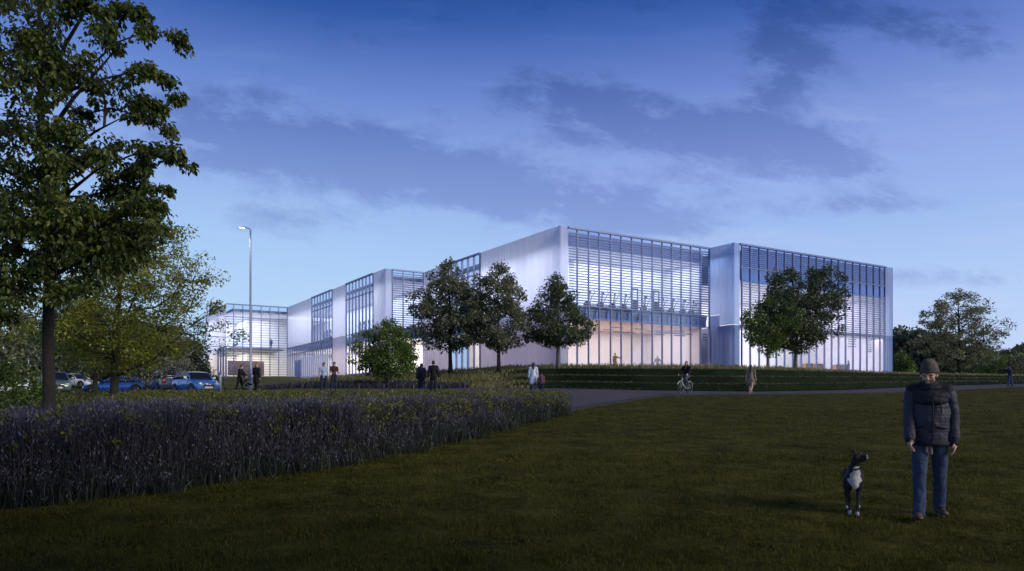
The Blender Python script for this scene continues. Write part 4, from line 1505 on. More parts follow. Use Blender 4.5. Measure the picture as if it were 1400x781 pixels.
def skeleton(h, pose):
    s = h / 1.75
    J = {'s': s}
    hip_w, thigh, shin = 0.088 * s, 0.42 * s, 0.41 * s
    lean = rad(pose.get('lean', 0))
    J['pel'] = Vector((0, 0, 0))
    up = Vector((0, -math.sin(lean), math.cos(lean)))
    for side, k in ((1, 'l'), (-1, 'r')):
        fl, ab, kn = pose.get(k + 'leg', (0, 2, 0))
        hp = Vector((side * hip_w, 0, -0.02 * s))
        d1 = limb_dir(fl, ab, side)
        d2 = limb_dir(fl - kn, ab * 0.6, side)
        J[k + 'hip'] = hp
        J[k + 'knee'] = hp + d1 * thigh
        J[k + 'ank'] = J[k + 'knee'] + d2 * shin
        fa = pose.get(k + 'foot', 0)
        J[k + 'toe'] = J[k + 'ank'] + Vector((side * 0.03 * s, -math.cos(rad(fa)) * 0.17 * s, -0.055 * s + math.sin(rad(fa)) * 0.17 * s))
    low = min(J['lank'].z, J['rank'].z) - 0.075 * s
    if 'pelvis_z' in pose:
        low = -pose['pelvis_z']
    off = Vector((0, 0, -low))
    J['chest'] = up * 0.34 * s
    J['neck'] = up * 0.545 * s
    tilt = Vector((pose.get('tilt', 0) * 0.01, 0, 0))
    for side, k in ((1, 'l'), (-1, 'r')):
        sh = up * 0.475 * s + Vector((side * 0.182 * s * pose.get('sw', 1.0), 0, 0))
        fl, ab, el, inw = pose.get(k + 'arm', (0, 9, 12, 0))
        d1 = limb_dir(fl, ab, side)
        d2 = limb_dir(fl + el, ab - inw, side)
        J[k + 'sh'] = sh
        J[k + 'elb'] = sh + d1 * 0.285 * s
        J[k + 'wri'] = J[k + 'elb'] + d2 * 0.25 * s
        J[k + 'hd'] = d2
    yaw, pit = rad(pose.get('yaw', 0)), rad(pose.get('pitch', 0))
    fwd = Vector((math.sin(yaw) * math.cos(pit), -math.cos(yaw) * math.cos(pit), math.sin(pit)))
    J['fwd'] = fwd
    hu = Vector((0, 0, 1)) - fwd * fwd.z
    hu.normalize()
    J['hup'] = hu
    J['head'] = J['neck'] + up * 0.05 * s + hu * 0.095 * s + fwd * 0.020 * s
    for k in list(J):
        if isinstance(J[k], Vector) and k not in ('fwd', 'hup', 'lhd', 'rhd'):
            J[k] = J[k] + off
    return J


def hand_prims(J, k, fine=False):
    s = J['s']
    w = J[k + 'wri']
    d = J[k + 'hd'].normalized()
    side = 1 if k == 'l' else -1
    fw = Vector((0, -1, 0))
    fw = (fw - d * fw.dot(d)).normalized()          # direction of the thumb side
    inn = d.cross(fw) * side                          # roughly towards the body or away
    if inn.x * side > 0:
        inn = -inn
    pr = [('c', w, 0.026 * s, w + d * 0.05 * s, 0.030 * s), ('c', w + d * 0.035 * s + fw * 0.018 * s, 0.017 * s, w + d * 0.085 * s + fw * 0.026 * s, 0.014 * s),
          ('c', w + d * 0.035 * s - fw * 0.018 * s, 0.017 * s, w + d * 0.080 * s - fw * 0.024 * s, 0.014 * s)]
    fr = 0.0085 * s if fine else 0.0105 * s
    for i, (o, L) in enumerate(((0.031, 0.078), (0.011, 0.086), (-0.010, 0.080), (-0.030, 0.062))):
        b0 = w + d * 0.080 * s + fw * o * s
        d1 = (d + inn * 0.22).normalized()
        d2 = (d + inn * 0.70).normalized()
        d3 = (d * 0.8 + inn * 1.0).normalized()
        p1 = b0 + d1 * L * 0.45 * s + fw * o * 0.15 * s
        p2 = p1 + d2 * L * 0.32 * s
        p3 = p2 + d3 * L * 0.25 * s
        pr += [('c', b0 - d * 0.02 * s, fr * 1.1, p1, fr), ('c', p1, fr, p2, fr * 0.92), ('c', p2, fr * 0.92, p3, fr * 0.8)]
    t0 = w + d * 0.028 * s + fw * 0.026 * s
    t1 = t0 + (d * 0.55 + fw * 0.75 + inn * 0.35).normalized() * 0.036 * s
    t2 = t1 + (d * 0.92 + fw * 0.20 + inn * 0.40).normalized() * 0.032 * s
    pr += [('c', t0 - fw * 0.008 * s, fr * 1.6, t1, fr * 1.2), ('c', t1, fr * 1.2, t2, fr * 0.95)]
    return pr


def head_prims(J, fine=False):
    s = J['s']
    c, f, u = J['head'], J['fwd'], J['hup']
    r = f.cross(u).normalized()
    from mathutils import Matrix as Mt
    R = Mt((r, -f, u)).transposed().to_euler()
    P = lambda a, b, z: c + r * a * s + f * b * s + u * z * s
    pr = [('e', P(0, -0.012, 0.025), (0.074 * s, 0.094 * s, 0.092 * s), R), ('e', P(0, 0.030, -0.045), (0.056 * s, 0.060 * s, 0.070 * s), R),
          ('c', P(0, 0.062, -0.088), 0.022 * s, P(0, 0.040, -0.080), 0.030 * s), ('c', J['neck'] - Vector((0, 0, 0.06 * s)), 0.058 * s, P(0, -0.02, -0.05), 0.052 * s),
          ('c', P(0, 0.084, 0.014), 0.009 * s, P(0, 0.101, -0.024), 0.0115 * s)]
    for sd in (1, -1):
        pr.append(('e', P(sd * 0.075, -0.012, -0.005), (0.012 * s, 0.020 * s, 0.030 * s), R))
        if fine:
            pr += [('c', P(sd * 0.014, 0.080, 0.026), 0.010 * s, P(sd * 0.048, 0.066, 0.028), 0.010 * s), ('e', P(sd * 0.040, 0.058, -0.020), (0.022 * s, 0.020 * s, 0.020 * s), R),
                   ('c', P(sd * 0.003, 0.090, -0.060), 0.0075 * s, P(sd * 0.022, 0.080, -0.058), 0.006 * s), ('c', P(sd * 0.003, 0.088, -0.070), 0.008 * s, P(sd * 0.018, 0.080, -0.068), 0.006 * s)]
    return pr, P, R


def body_prims(J, fem=False, g=0.0, fine=False):
    s = J['s']
    pel, ch, nk = J['pel'], J['chest'], J['neck']
    sw = 0.92 if fem else 1.0
    pr = [('e', pel + V3(0, 0, 0.02 * s), (0.155 * s, 0.105 * s, 0.12 * s)), ('c', pel + (ch - pel) * 0.35, 0.105 * s * sw, ch, 0.115 * s),
          ('e', ch + (nk - ch) * 0.15, (0.155 * s * sw, 0.108 * s, 0.17 * s)), ('c', J['lsh'] * 0.75 + J['rsh'] * 0.25, 0.066 * s, J['rsh'] * 0.75 + J['lsh'] * 0.25, 0.066 * s)]
    for k in 'lr':
        pr += [('c', J[k + 'sh'], 0.056 * s, J[k + 'elb'], 0.042 * s), ('c', J[k + 'elb'], 0.041 * s, J[k + 'wri'], 0.027 * s),
               ('c', J[k + 'hip'], 0.085 * s, J[k + 'knee'], 0.056 * s), ('c', J[k + 'knee'], 0.054 * s, J[k + 'ank'], 0.036 * s),
               ('c', J[k + 'ank'] + V3(0, 0.02 * s, -0.035 * s), 0.035 * s, J[k + 'toe'], 0.026 * s)]
        pr += hand_prims(J, k, fine)
    return pr


def trouser_prims(J, g=0.014, flare=1.0, to=0.06):
    s = J['s']
    pr = [('e', J['pel'] + V3(0, 0, 0.01 * s), (0.160 * s + g, 0.115 * s + g, 0.125 * s))]
    for k in 'lr':
        a = J[k + 'ank'] + (J[k + 'knee'] - J[k + 'ank']).normalized() * (to - 0.05) * s
        pr += [('c', J[k + 'hip'], 0.088 * s + g, J[k + 'knee'], 0.060 * s + g), ('c', J[k + 'knee'], 0.058 * s + g, a, 0.046 * s * flare + g)]
    return pr


def shoe_prims(J, k):
    s = J['s']
    a, t = J[k + 'ank'], J[k + 'toe']
    return [('c', a + V3(0, 0.030 * s, -0.032 * s), 0.042 * s, a + V3(0, 0, -0.0 * s), 0.043 * s), ('c', a + V3(0, 0.030 * s, -0.035 * s), 0.040 * s, t + V3(0, 0, 0.004), 0.036 * s),
            ('c', t + V3(-0.012 * s, 0, 0), 0.033 * s, t + V3(0.014 * s, 0, 0), 0.033 * s)]


def top_prims(J, g=0.02, sleeve='long', length=0.0, fem=False, sleeve_g=None, flare=0.0):
    """jacket, coat or shirt; length = how far below the hips it hangs (in m for a 1.75 m person)"""
    s = J['s']
    sg = g if sleeve_g is None else sleeve_g
    sw = 0.92 if fem else 1.0
    pel, ch, nk = J['pel'], J['chest'], J['neck']
    pr = [('c', pel + V3(0, 0, 0.02 * s), 0.118 * s + g, ch, 0.120 * s + g), ('e', pel + V3(0, 0, 0.0), (0.158 * s + g, 0.112 * s + g, 0.13 * s)),
          ('e', ch + (nk - ch) * 0.12, (0.165 * s * sw + g, 0.112 * s + g, 0.19 * s)), ('c', J['lsh'] * 0.8 + J['rsh'] * 0.2, 0.070 * s + g * 0.7, J['rsh'] * 0.8 + J['lsh'] * 0.2, 0.070 * s + g * 0.7),
          ('c', ch + (nk - ch) * 0.6, 0.085 * s + g * 0.5, nk - V3(0, 0, 0.01), 0.060 * s + g * 0.5)]
    if length > 0:
        for sx in (-1, 0, 1):
            pr.append(('c', pel + V3(sx * 0.06 * s, 0, 0), 0.105 * s + g, pel + V3(sx * (0.065 + flare) * s, 0, -length * s), 0.095 * s + g + flare * s * 0.4))
    for k in 'lr':
        if sleeve == 'long':
            pr += [('c', J[k + 'sh'], 0.060 * s + sg, J[k + 'elb'], 0.048 * s + sg), ('c', J[k + 'elb'], 0.047 * s + sg, J[k + 'wri'] - J[k + 'hd'] * 0.01, 0.034 * s + sg)]
        elif sleeve == 'short':
            pr += [('c', J[k + 'sh'], 0.060 * s + sg, J[k + 'sh'] * 0.35 + J[k + 'elb'] * 0.65, 0.052 * s + sg)]
    return pr


def hair_prims(J, P, R, style):
    s = J['s']
    pr = []
    if style in ('short', 'long', 'bob', 'bun'):
        pr += [('e', P(0, -0.022, 0.040), (0.082 * s, 0.098 * s, 0.090 * s), R), ('e', P(0, -0.045, -0.01), (0.076 * s, 0.065 * s, 0.085 * s), R)]
    if style == 'long':
        pr += [('c', P(0, -0.07, 0.0), 0.075 * s, P(0, -0.085, -0.22), 0.065 * s), ('c', P(0, -0.10, -0.2), 0.072 * s, P(0, -0.115, -0.44), 0.045 * s)]
    if style == 'bob':
        pr += [('c', P(-0.05, -0.04, -0.02), 0.045 * s, P(-0.05, -0.03, -0.10), 0.035 * s), ('c', P(0.05, -0.04, -0.02), 0.045 * s, P(0.05, -0.03, -0.10), 0.035 * s)]
    if style == 'bun':
        pr += [('e', P(0, -0.10, 0.08), (0.045 * s, 0.045 * s, 0.045 * s), R)]
    return pr


def person(label, px, py_feet, Y, h, rz, pose, clothes, hair=('short', 'hair_black'), skin='skin', fem=False, vox=0.016, z=None, group=None, x=None, parent_loc=None):
    """a figure facing -y before turning; clothes: list of (kind, name, material, options)"""
    X = (px - 700) / 1000 * Y if x is None else x
    zz = Hs(X, Y) if z is None else z
    root = empty('person', (X, Y, zz), rad(rz))
    tag(root, label, 'person', group)
    J = skeleton(h, pose)
    hp, P, R = head_prims(J, vox < 0.012)
    organic('body', body_prims(J, fem, fine=vox < 0.012) + hp, min(vox, 0.013), M[skin], root, 3)
    for kind, nm, mt, op in clothes:
        if kind == 'trousers':
            organic(nm, trouser_prims(J, **op), vox, M[mt], root, 3, 0.012, 0.10)
        elif kind == 'top':
            organic(nm, top_prims(J, fem=fem, **op), vox, M[mt], root, 3, 0.014, 0.12)
        elif kind == 'scarf':
            s = J['s']
            c = J['neck']
            ring = [('c', c + V3(math.cos(a) * 0.062 * s, math.sin(a) * 0.055 * s, -0.005), 0.036 * s, c + V3(math.cos(a + 0.8) * 0.062 * s, math.sin(a + 0.8) * 0.055 * s, -0.005), 0.036 * s)
                    for a in [i * 0.785 for i in range(8)]]
            ring += [('c', c + V3(0.02, -0.09 * s, -0.02), 0.036 * s, J['chest'] + V3(0.01, -0.14 * s, 0.0), 0.034 * s)] if op.get('tail') else []
            organic(nm, ring, vox, M[mt], root, 2)
        elif kind == 'shoes':
            for k in 'lr':
                organic('shoe', shoe_prims(J, k), vox * 0.8, M[mt], root, 2)
    if hair:
        organic('hair', hair_prims(J, P, R, hair[0]), vox, M[hair[1]], root, 2, 0.008, 0.03)
    return root, J


SHOES = ('shoes', 'shoes', 'shoe', {})
# two strolling away on the meadow path
person('person with dark hair in long dark coat and jeans walking away across the meadow', 576, 531, 40.5, 1.70, 188, dict(lleg=(14, 2, 6), rleg=(-14, 2, 14), larm=(-8, 8, 15, 4), rarm=(8, 8, 15, 4)),
       [('trousers', 'jeans', 'denim', {}), ('top', 'coat', 'c_navy', dict(length=0.38, g=0.03, flare=0.02)), SHOES], ('bob', 'hair_black'), fem=True)
person('person in black jacket and dark blue trousers seen from behind on the meadow', 592.5, 531, 40.0, 1.83, 180, dict(lleg=(6, 4, 2), rleg=(-6, 4, 6), larm=(-4, 12, 14, 2), rarm=(6, 12, 16, 2)),
       [('trousers', 'trousers', 'c_navy', {}), ('top', 'jacket', 'c_black', dict(length=0.10, g=0.026)), SHOES])
# two talking, by the long wing
person('person in pale blue short sleeved shirt standing in the meadow grass', 442.5, 528, 42.0, 1.72, 25, dict(lleg=(3, 4, 2), rleg=(-4, 4, 4), larm=(2, 8, 18, 4), rarm=(-6, 10, 12, 2), yaw=40, pitch=-10),
       [('trousers', 'jeans', 'denim_dark', {}), ('top', 'shirt', 'c_paleblue', dict(g=0.012, sleeve='short')), SHOES], skin='skin')
person('person in dark maroon shirt looking down at a phone in the meadow', 456.5, 528, 42.6, 1.76, 35, dict(lleg=(3, 4, 2), rleg=(-4, 4, 4), larm=(16, 6, 62, 16), rarm=(16, 6, 58, 16), yaw=0, pitch=-26),
       [('trousers', 'jeans', 'denim_dark', {}), ('top', 'shirt', 'c_maroon', dict(g=0.014, sleeve='short')), SHOES], skin='skin')
# parents with a pushchair at the lamp post
YP = 45.0
person('person in black jacket leaning forward to hold a pushchair', 327.5, 533, YP, 1.74, 88, dict(lleg=(16, 2, 8), rleg=(-12, 2, 10), larm=(34, 4, 22, 2), rarm=(34, 4, 22, 2), lean=8, pitch=-12),
       [('trousers', 'trousers', 'c_black', {}), ('top', 'jacket', 'c_black', dict(g=0.024, length=0.05)), SHOES], ('short', 'hair_brown'))
person('blond person in long black coat standing right of the lamp post', 350.5, 534, YP - 0.4, 1.70, 160, dict(lleg=(6, 3, 4), rleg=(-5, 3, 6), larm=(6, 8, 20, 6), rarm=(-4, 8, 14, 4), yaw=-30),
       [('trousers', 'trousers', 'c_black', {}), ('top', 'coat', 'c_black', dict(g=0.03, length=0.34, flare=0.02)), SHOES], ('bob', 'hair_blond'), fem=True)
# woman and child on the path
person('person in long white coat with black ponytail holding a child by the hand', 729, 533, 42.5, 1.72, 182, dict(lleg=(10, 3, 4), rleg=(-9, 3, 8), larm=(0, 10, 10, 2), rarm=(2, 9, 12, 3)),
       [('trousers', 'jeans', 'denim', {}), ('top', 'coat', 'c_white', dict(g=0.03, length=0.36, flare=0.03)), SHOES], ('long', 'hair_black'), fem=True)
person('small child in pink top beside the person in the white coat', 740.5, 534, 42.2, 1.12, 178, dict(lleg=(8, 3, 4), rleg=(-8, 3, 8), larm=(4, 24, 8, 0), rarm=(0, 10, 10, 2)),
       [('trousers', 'trousers', 'denim_dark', {}), ('top', 'top', 'c_pink', dict(g=0.02, length=0.12)), SHOES], ('bun', 'hair_black'))
# woman walking right
person('person with very long black hair in short cream dress walking along the path', 1026.5, 538, 39.2, 1.63, 150, dict(lleg=(20, 2, 6), rleg=(-22, 2, 22), larm=(-14, 8, 14, 2), rarm=(14, 8, 14, 2)),
       [('top', 'dress', 'c_cream', dict(g=0.022, length=0.26, flare=0.05, sleeve='short')), ('shoes', 'shoes', 'c_tan', {})], ('long', 'hair_black'), fem=True)
# far figure on the right
person('distant person in dark blue raising both hands to the face at the field edge', 1381, 527, 50.5, 1.50, 200, dict(lleg=(4, 4, 2), rleg=(-4, 5, 4), larm=(60, 20, 70, 20), rarm=(60, 20, 70, 20)),
       [('trousers', 'jeans', 'denim', {}), ('top', 'jacket', 'c_navy', dict(g=0.024)), SHOES])


# ---------------------------------------------------------------- bicycle and rider
M['frame_white'] = mat('cream_bike_paint', (0.62, 0.60, 0.54), 0.35, coat=0.5)
M['rubber'] = mat('tyre_rubber', (0.015, 0.015, 0.016), 0.8)
M['rim'] = mat('bare_metal', (0.22, 0.22, 0.24), 0.35, 0.8)


def torus(mb, c, R, r, axis='x', n=28, k=8):
    vs, fs = [], []
    for i in range(n):
        a = 2 * PI * i / n
        for j in range(k):
            b_ = 2 * PI * j / k
            rr = R + r * math.cos(b_)
            p = (r * math.sin(b_), rr * math.cos(a), rr * math.sin(a))
            if axis == 'y':
                p = (p[1], p[0], p[2])
            vs.append((c[0] + p[0], c[1] + p[1], c[2] + p[2]))
    for i in range(n):
        for j in range(k):
            fs.append((i * k + j, ((i + 1) % n) * k + j, ((i + 1) % n) * k + (j + 1) % k, i * k + (j + 1) % k))
    mb.add(vs, fs)


YB_ = 38.9
XB = (937 - 700) / 1000 * YB_
bike = empty('bicycle', (XB, YB_, Hs(XB, YB_) + 0.02), rad(-40))
tag(bike, 'cream framed bicycle ridden along the path below the terraces', 'bicycle')
q = MB()
hub = {'f': V3(0, -0.55, 0.34), 'r': V3(0, 0.50, 0.34)}
bb, seat_t, head_t, head_b = V3(0, 0.02, 0.30), V3(0, 0.20, 0.82), V3(0, -0.36, 0.86), V3(0, -0.40, 0.68)
q.tube([bb, seat_t], 0.018, 8)
q.tube([bb, head_b], 0.02, 8)
q.tube([seat_t * 0.85 + bb * 0.15, head_t * 0.6 + head_b * 0.4], 0.018, 8)
q.tube([head_t + V3(0, 0.01, 0.04), head_b], 0.02, 8)
for sx in (-1, 1):
    q.tube([bb + V3(sx * 0.03, 0, 0), hub['r'] + V3(sx * 0.06, 0, 0)], 0.010, 6)
    q.tube([seat_t * 0.9 + bb * 0.1, hub['r'] + V3(sx * 0.06, 0, 0)], 0.009, 6)
q.build('frame', M['frame_white'], bike, True)
q = MB()
for sx in (-1, 1):
    q.tube([head_b, head_b + V3(sx * 0.05, -0.02, -0.03), hub['f'] + V3(sx * 0.055, 0, 0)], 0.011, 6)
q.build('fork', M['frame_white'], bike, True)
for k in 'fr':
    q = MB()
    torus(q, hub[k], 0.325, 0.019)
    wh = q.build('wheel', M['rubber'], bike, True)
    q = MB()
    torus(q, hub[k], 0.300, 0.011)
    q.build('rim', M['rim'], wh, True)
    q = MB()
    for i in range(18):
        a = 2 * PI * i / 18
        q.tube([hub[k] + V3(0.012 * (-1) ** i, 0, 0), hub[k] + V3(0, math.cos(a) * 0.30, math.sin(a) * 0.30)], 0.0022, 4)
    q.build('spokes', M['rim'], wh)
    q = MB()
    for i in range(9):
        a0, a1 = rad(15 + i * 15), rad(30 + i * 15)
        q.tube([hub[k] + V3(0, math.cos(a0) * 0.36, math.sin(a0) * 0.36), hub[k] + V3(0, math.cos(a1) * 0.36, math.sin(a1) * 0.36)], 0.016, 5)
    q.build('mudguard', M['frame_white'], bike)
q = MB()
q.tube([head_t, head_t + V3(0, -0.02, 0.12), head_t + V3(0, -0.03, 0.15)], 0.012, 6)
q.tube([head_t + V3(-0.28, 0.12, 0.17), head_t + V3(-0.2, -0.02, 0.16), head_t + V3(0, -0.04, 0.15), head_t + V3(0.2, -0.02, 0.16), head_t + V3(0.28, 0.12, 0.17)], 0.012, 6)
q.build('handlebar', M['rim'], bike, True)
q = MB()
q.tube([seat_t, seat_t + V3(0, 0.03, 0.10)], 0.012, 6)
q.box(-0.09, 0.09, 0.10, 0.36, 0.915, 0.955)
q.build('saddle', M['rubber'], bike, bevel=0.012)
q = MB()
torus(q, bb + V3(-0.04, 0, 0), 0.085, 0.006)
q.tube([bb + V3(-0.07, 0, 0), bb + V3(-0.08, -0.02, -0.16)], 0.009, 6)
q.tube([bb + V3(0.07, 0, 0), bb + V3(0.08, 0.02, 0.16)], 0.009, 6)
q.box(-0.17, -0.08, -0.06, 0.03, bb.z - 0.175, bb.z - 0.150)
q.box(0.08, 0.17, -0.03, 0.06, bb.z + 0.150, bb.z + 0.175)
q.build('pedals', M['rim'], bike)
ped = {'l': V3(0.11, 0.02, 0.46), 'r': V3(-0.11, -0.02, 0.145)}

# rider: joints set straight from the bicycle
root = empty('person', bike.location.copy(), rad(-40))
tag(root, 'person in black jacket and reddish scarf riding the cream bicycle', 'person')
J = skeleton(1.70, dict(lean=10, yaw=22, pitch=2))
dz = V3(0, 0.21, 0.985) - J['pel']
for k in list(J):
    if isinstance(J[k], Vector) and k not in ('fwd', 'hup', 'lhd', 'rhd'):
        J[k] = J[k] + dz


def ik(a, b, l1, l2, bend):
    d = b - a
    L = min(d.length, (l1 + l2) * 0.999)
    d.normalize()
    x = (l1 * l1 - l2 * l2 + L * L) / (2 * L)
    y = math.sqrt(max(0, l1 * l1 - x * x))
    n = (bend - d * bend.dot(d)).normalized()
    return a + d * x + n * y


for k, sx in (('l', 1), ('r', -1)):
    J[k + 'ank'] = ped[k] + V3(0, 0.06, 0.085)
    J[k + 'toe'] = ped[k] + V3(0, -0.11, 0.035)
    J[k + 'knee'] = ik(J[k + 'hip'], J[k + 'ank'], 0.42, 0.41, V3(0, -1, 0.2))
    J[k + 'wri'] = head_t + V3(sx * 0.26, 0.14, 0.205)
    J[k + 'elb'] = ik(J[k + 'sh'], J[k + 'wri'], 0.28, 0.26, V3(sx * 0.6, 0.3, -0.7))
    J[k + 'hd'] = (J[k + 'wri'] - J[k + 'elb']).normalized()
hp, P, R = head_prims(J)
organic('body', body_prims(J) + hp, 0.013, M['skin'], root, 3)
organic('trousers', trouser_prims(J), 0.016, M['c_slate'], root, 3, 0.012, 0.1)
organic('jacket', top_prims(J, g=0.024, length=0.02), 0.016, M['c_black'], root, 3, 0.014, 0.12)
c = J['neck']
organic('scarf', [('e', c + V3(0, -0.01, 0.0), (0.085, 0.085, 0.05)), ('c', c + V3(0, -0.08, -0.02), 0.04, J['chest'] + V3(0.0, -0.135, 0.02), 0.035)], 0.014, M['c_rust'], root, 2)
organic('hair', hair_prims(J, P, R, 'bob'), 0.016, M['hair_brown'], root, 2, 0.008, 0.03)
for k in 'lr':
    organic('shoe', shoe_prims(J, k), 0.013, M['shoe'], root, 2)

# ---------------------------------------------------------------- pushchair
XP = (339 - 700) / 1000 * YP
pc = empty('pushchair', (XP, YP, Hs(XP, YP)), rad(88))
tag(pc, 'dark folding pushchair with tan hood beside the lamp post', 'pushchair')
q = MB()
for sx in (-0.24, 0.24):
    q.tube([(sx, 0.42, 1.05), (sx, 0.30, 0.92), (sx, 0.05, 0.55), (sx, -0.42, 0.12)], 0.014, 6)
    q.tube([(sx, 0.05, 0.55), (sx, 0.36, 0.12)], 0.014, 6)
q.tube([(-0.24, 0.42, 1.05), (0.24, 0.42, 1.05)], 0.018, 6)
q.tube([(-0.24, 0.36, 0.14), (0.24, 0.36, 0.14)], 0.012, 6)
q.tube([(-0.24, -0.30, 0.28), (0.24, -0.30, 0.28)], 0.012, 6)
q.build('frame', M['beam'], pc, True)
organic('seat', [('c', (0, -0.18, 0.46), 0.10, (0, 0.12, 0.46), 0.10), ('c', (0, 0.12, 0.46), 0.09, (0, 0.26, 0.80), 0.07), ('e', (0, -0.05, 0.45), (0.2, 0.22, 0.08)), ('e', (0, 0.2, 0.65), (0.19, 0.09, 0.2))], 0.02, M['c_black'], pc, 3)
organic('hood', [('e', (0, 0.12, 0.86), (0.21, 0.24, 0.16)), ('e', (0, -0.02, 0.84), (0.2, 0.16, 0.13))], 0.02, M['c_tan'], pc, 3)
for (sx, y, r) in ((-0.26, 0.36, 0.13), (0.26, 0.36, 0.13), (-0.26, -0.42, 0.10), (0.26, -0.42, 0.10)):
    q = MB()
    torus(q, (sx, y, r), r - 0.02, 0.020, n=20)
    wh = q.build('wheel', M['rubber'], pc, True)
    q = MB()
    for i in range(5):
        a = 2 * PI * i / 5
        q.tube([(sx, y, r), (sx, y + math.cos(a) * (r - 0.03), r + math.sin(a) * (r - 0.03))], 0.008, 5)
    q.build('hub', M['rim'], wh)

# ---------------------------------------------------------------- man walking towards the camera
M['j_body'] = cloth('quilted_slate_nylon', (0.050, 0.052, 0.078), 0.55, 0.35, 35, 0.18)
M['j_sleeve'] = cloth('slate_sleeve', (0.048, 0.051, 0.078), 0.55, 0.35, 35, 0.18)
M['j_yoke'] = cloth('black_yoke', (0.022, 0.022, 0.035), 0.7, 0.4, 60)
M['knit'] = cloth('grey_brown_knit', (0.17, 0.15, 0.135), 0.95, 1.0, 150, 0.3)
M['beard'] = mat('dark_stubble', (0.085, 0.050, 0.038), 0.8, var=0.3, scale=80)
M['eye'] = mat('dark_eye', (0.02, 0.015, 0.012), 0.2)
M['brown_boot'] = mat('worn_brown_leather', (0.075, 0.050, 0.038), 0.6, var=0.35, scale=12, bump=0.4)
M['sole'] = mat('pale_rubber_sole', (0.22, 0.18, 0.15), 0.7)
M['metal_small'] = mat('zip_metal', (0.10, 0.10, 0.12), 0.35, 0.7)

YM = 8.35
XM = (1271 - 700) / 1000 * YM
man = empty('person', (XM, YM, Hs(XM, YM) + 0.030), rad(-24))
tag(man, 'man in dark padded jacket, knitted beanie and jeans walking beside a dog', 'person')
J = skeleton(1.79, dict(lleg=(-13, 2.8, 8), rleg=(15, 2.6, 3), rfoot=10, larm=(-9, 10, 18, 9), rarm=(12, 6, 16, 6), yaw=-16, pitch=-15, lean=2, sw=0.99))
hp, P, R = head_prims(J, True)
s = J['s']
bd = organic('body', body_prims(J, fine=True) + hp, 0.0052, [M['skin'], M['beard']], man, 4)
fwd, hup, hc = J['fwd'], J['hup'], J['head']
rgt = fwd.cross(hup).normalized()


def beard_mask(c):
    d = c - hc
    a, b_, z = d.dot(rgt), d.dot(fwd), d.dot(hup)
    if -0.125 < z < -0.040 and b_ > 0.0 and not (abs(a) < 0.022 and -0.071 < z < -0.056 and b_ > 0.07) and not (b_ > 0.092):
        return 1
    return 0


for p in bd.data.polygons:
    p.material_index = beard_mask(p.center)
for sd in (1, -1):
    organic('eye', [('e', P(sd * 0.032, 0.066, 0.008), (0.014, 0.012, 0.008), R)], 0.003, M['eye'], man, 1)
# beanie with a turned-up band
organic('beanie', [('e', P(0, -0.020, 0.066), (0.093 * s, 0.107 * s, 0.098 * s), R), ('e', P(0, -0.022, 0.095), (0.086 * s, 0.099 * s, 0.088 * s), R),
                   ('e', P(0, -0.030, 0.020), (0.098 * s, 0.104 * s, 0.055 * s), R)], 0.006, M['knit'], man, 4, 0.008, 0.05)
bandp = []
for i in range(20):
    a0, a1 = 2 * PI * i / 20, 2 * PI * (i + 1) / 20
    f_ = lambda a: P(0.081 * math.sin(a), -0.022 + 0.095 * math.cos(a), 0.040 + 0.012 * math.cos(a))
    bandp.append(('c', f_(a0), 0.020, f_(a1), 0.020))
organic('beanie_band', bandp, 0.006, M['knit'], man, 3, 0.004, 0.03)
# jacket body in quilted rolls
jp = [p_ for p_ in top_prims(J, g=0.026, sleeve='none', length=0.0) if not (p_[0] == 'e' and p_[2][2] < 0.14)]
pel, ch, nk = J['pel'], J['chest'], J['neck']
for i in range(13):
    t = i / 12
    zc = pel.z - 0.045 + t * (nk.z - pel.z - 0.10)
    wx = 0.186 + 0.018 * math.sin(t * PI) + (0.012 if t > 0.55 else 0) - (0.03 if t > 0.88 else 0)
    wy = 0.158 + 0.014 * math.sin(t * PI) - (0.03 if t > 0.88 else 0)
    yc = pel.y + (ch.y - pel.y) * t
    jp.append(('e', (0, yc, zc), (wx, wy, 0.080)))
jk = organic('jacket', jp, 0.009, M['j_body'], man, 4, 0.034, 0.12)
for k in 'lr':
    sl = []
    a, b_, c_ = J[k + 'sh'], J[k + 'elb'], J[k + 'wri'] - J[k + 'hd'] * 0.005
    for (p0, p1, r0, r1, n) in ((a, b_, 0.084, 0.074, 5), (b_, c_, 0.072, 0.058, 5)):
        sl.append(('c', p0, r0 * 0.86, p1, r1 * 0.86))
        for i in range(n):
            q_ = p0 + (p1 - p0) * ((i + 0.5) / n)
            r_ = r0 + (r1 - r0) * ((i + 0.5) / n)
            dd = (p1 - p0).normalized() * 0.018
            sl.append(('c', q_ - dd, r_ * 0.95, q_ + dd, r_ * 0.95))
    organic('sleeve', sl, 0.009, M['j_sleeve'], man, 3, 0.028, 0.10)
    organic('cuff', [('c', c_ - J[k + 'hd'] * 0.03, 0.057, c_ + J[k + 'hd'] * 0.02, 0.052)], 0.008, M['j_yoke'], man, 2, 0.006, 0.04)
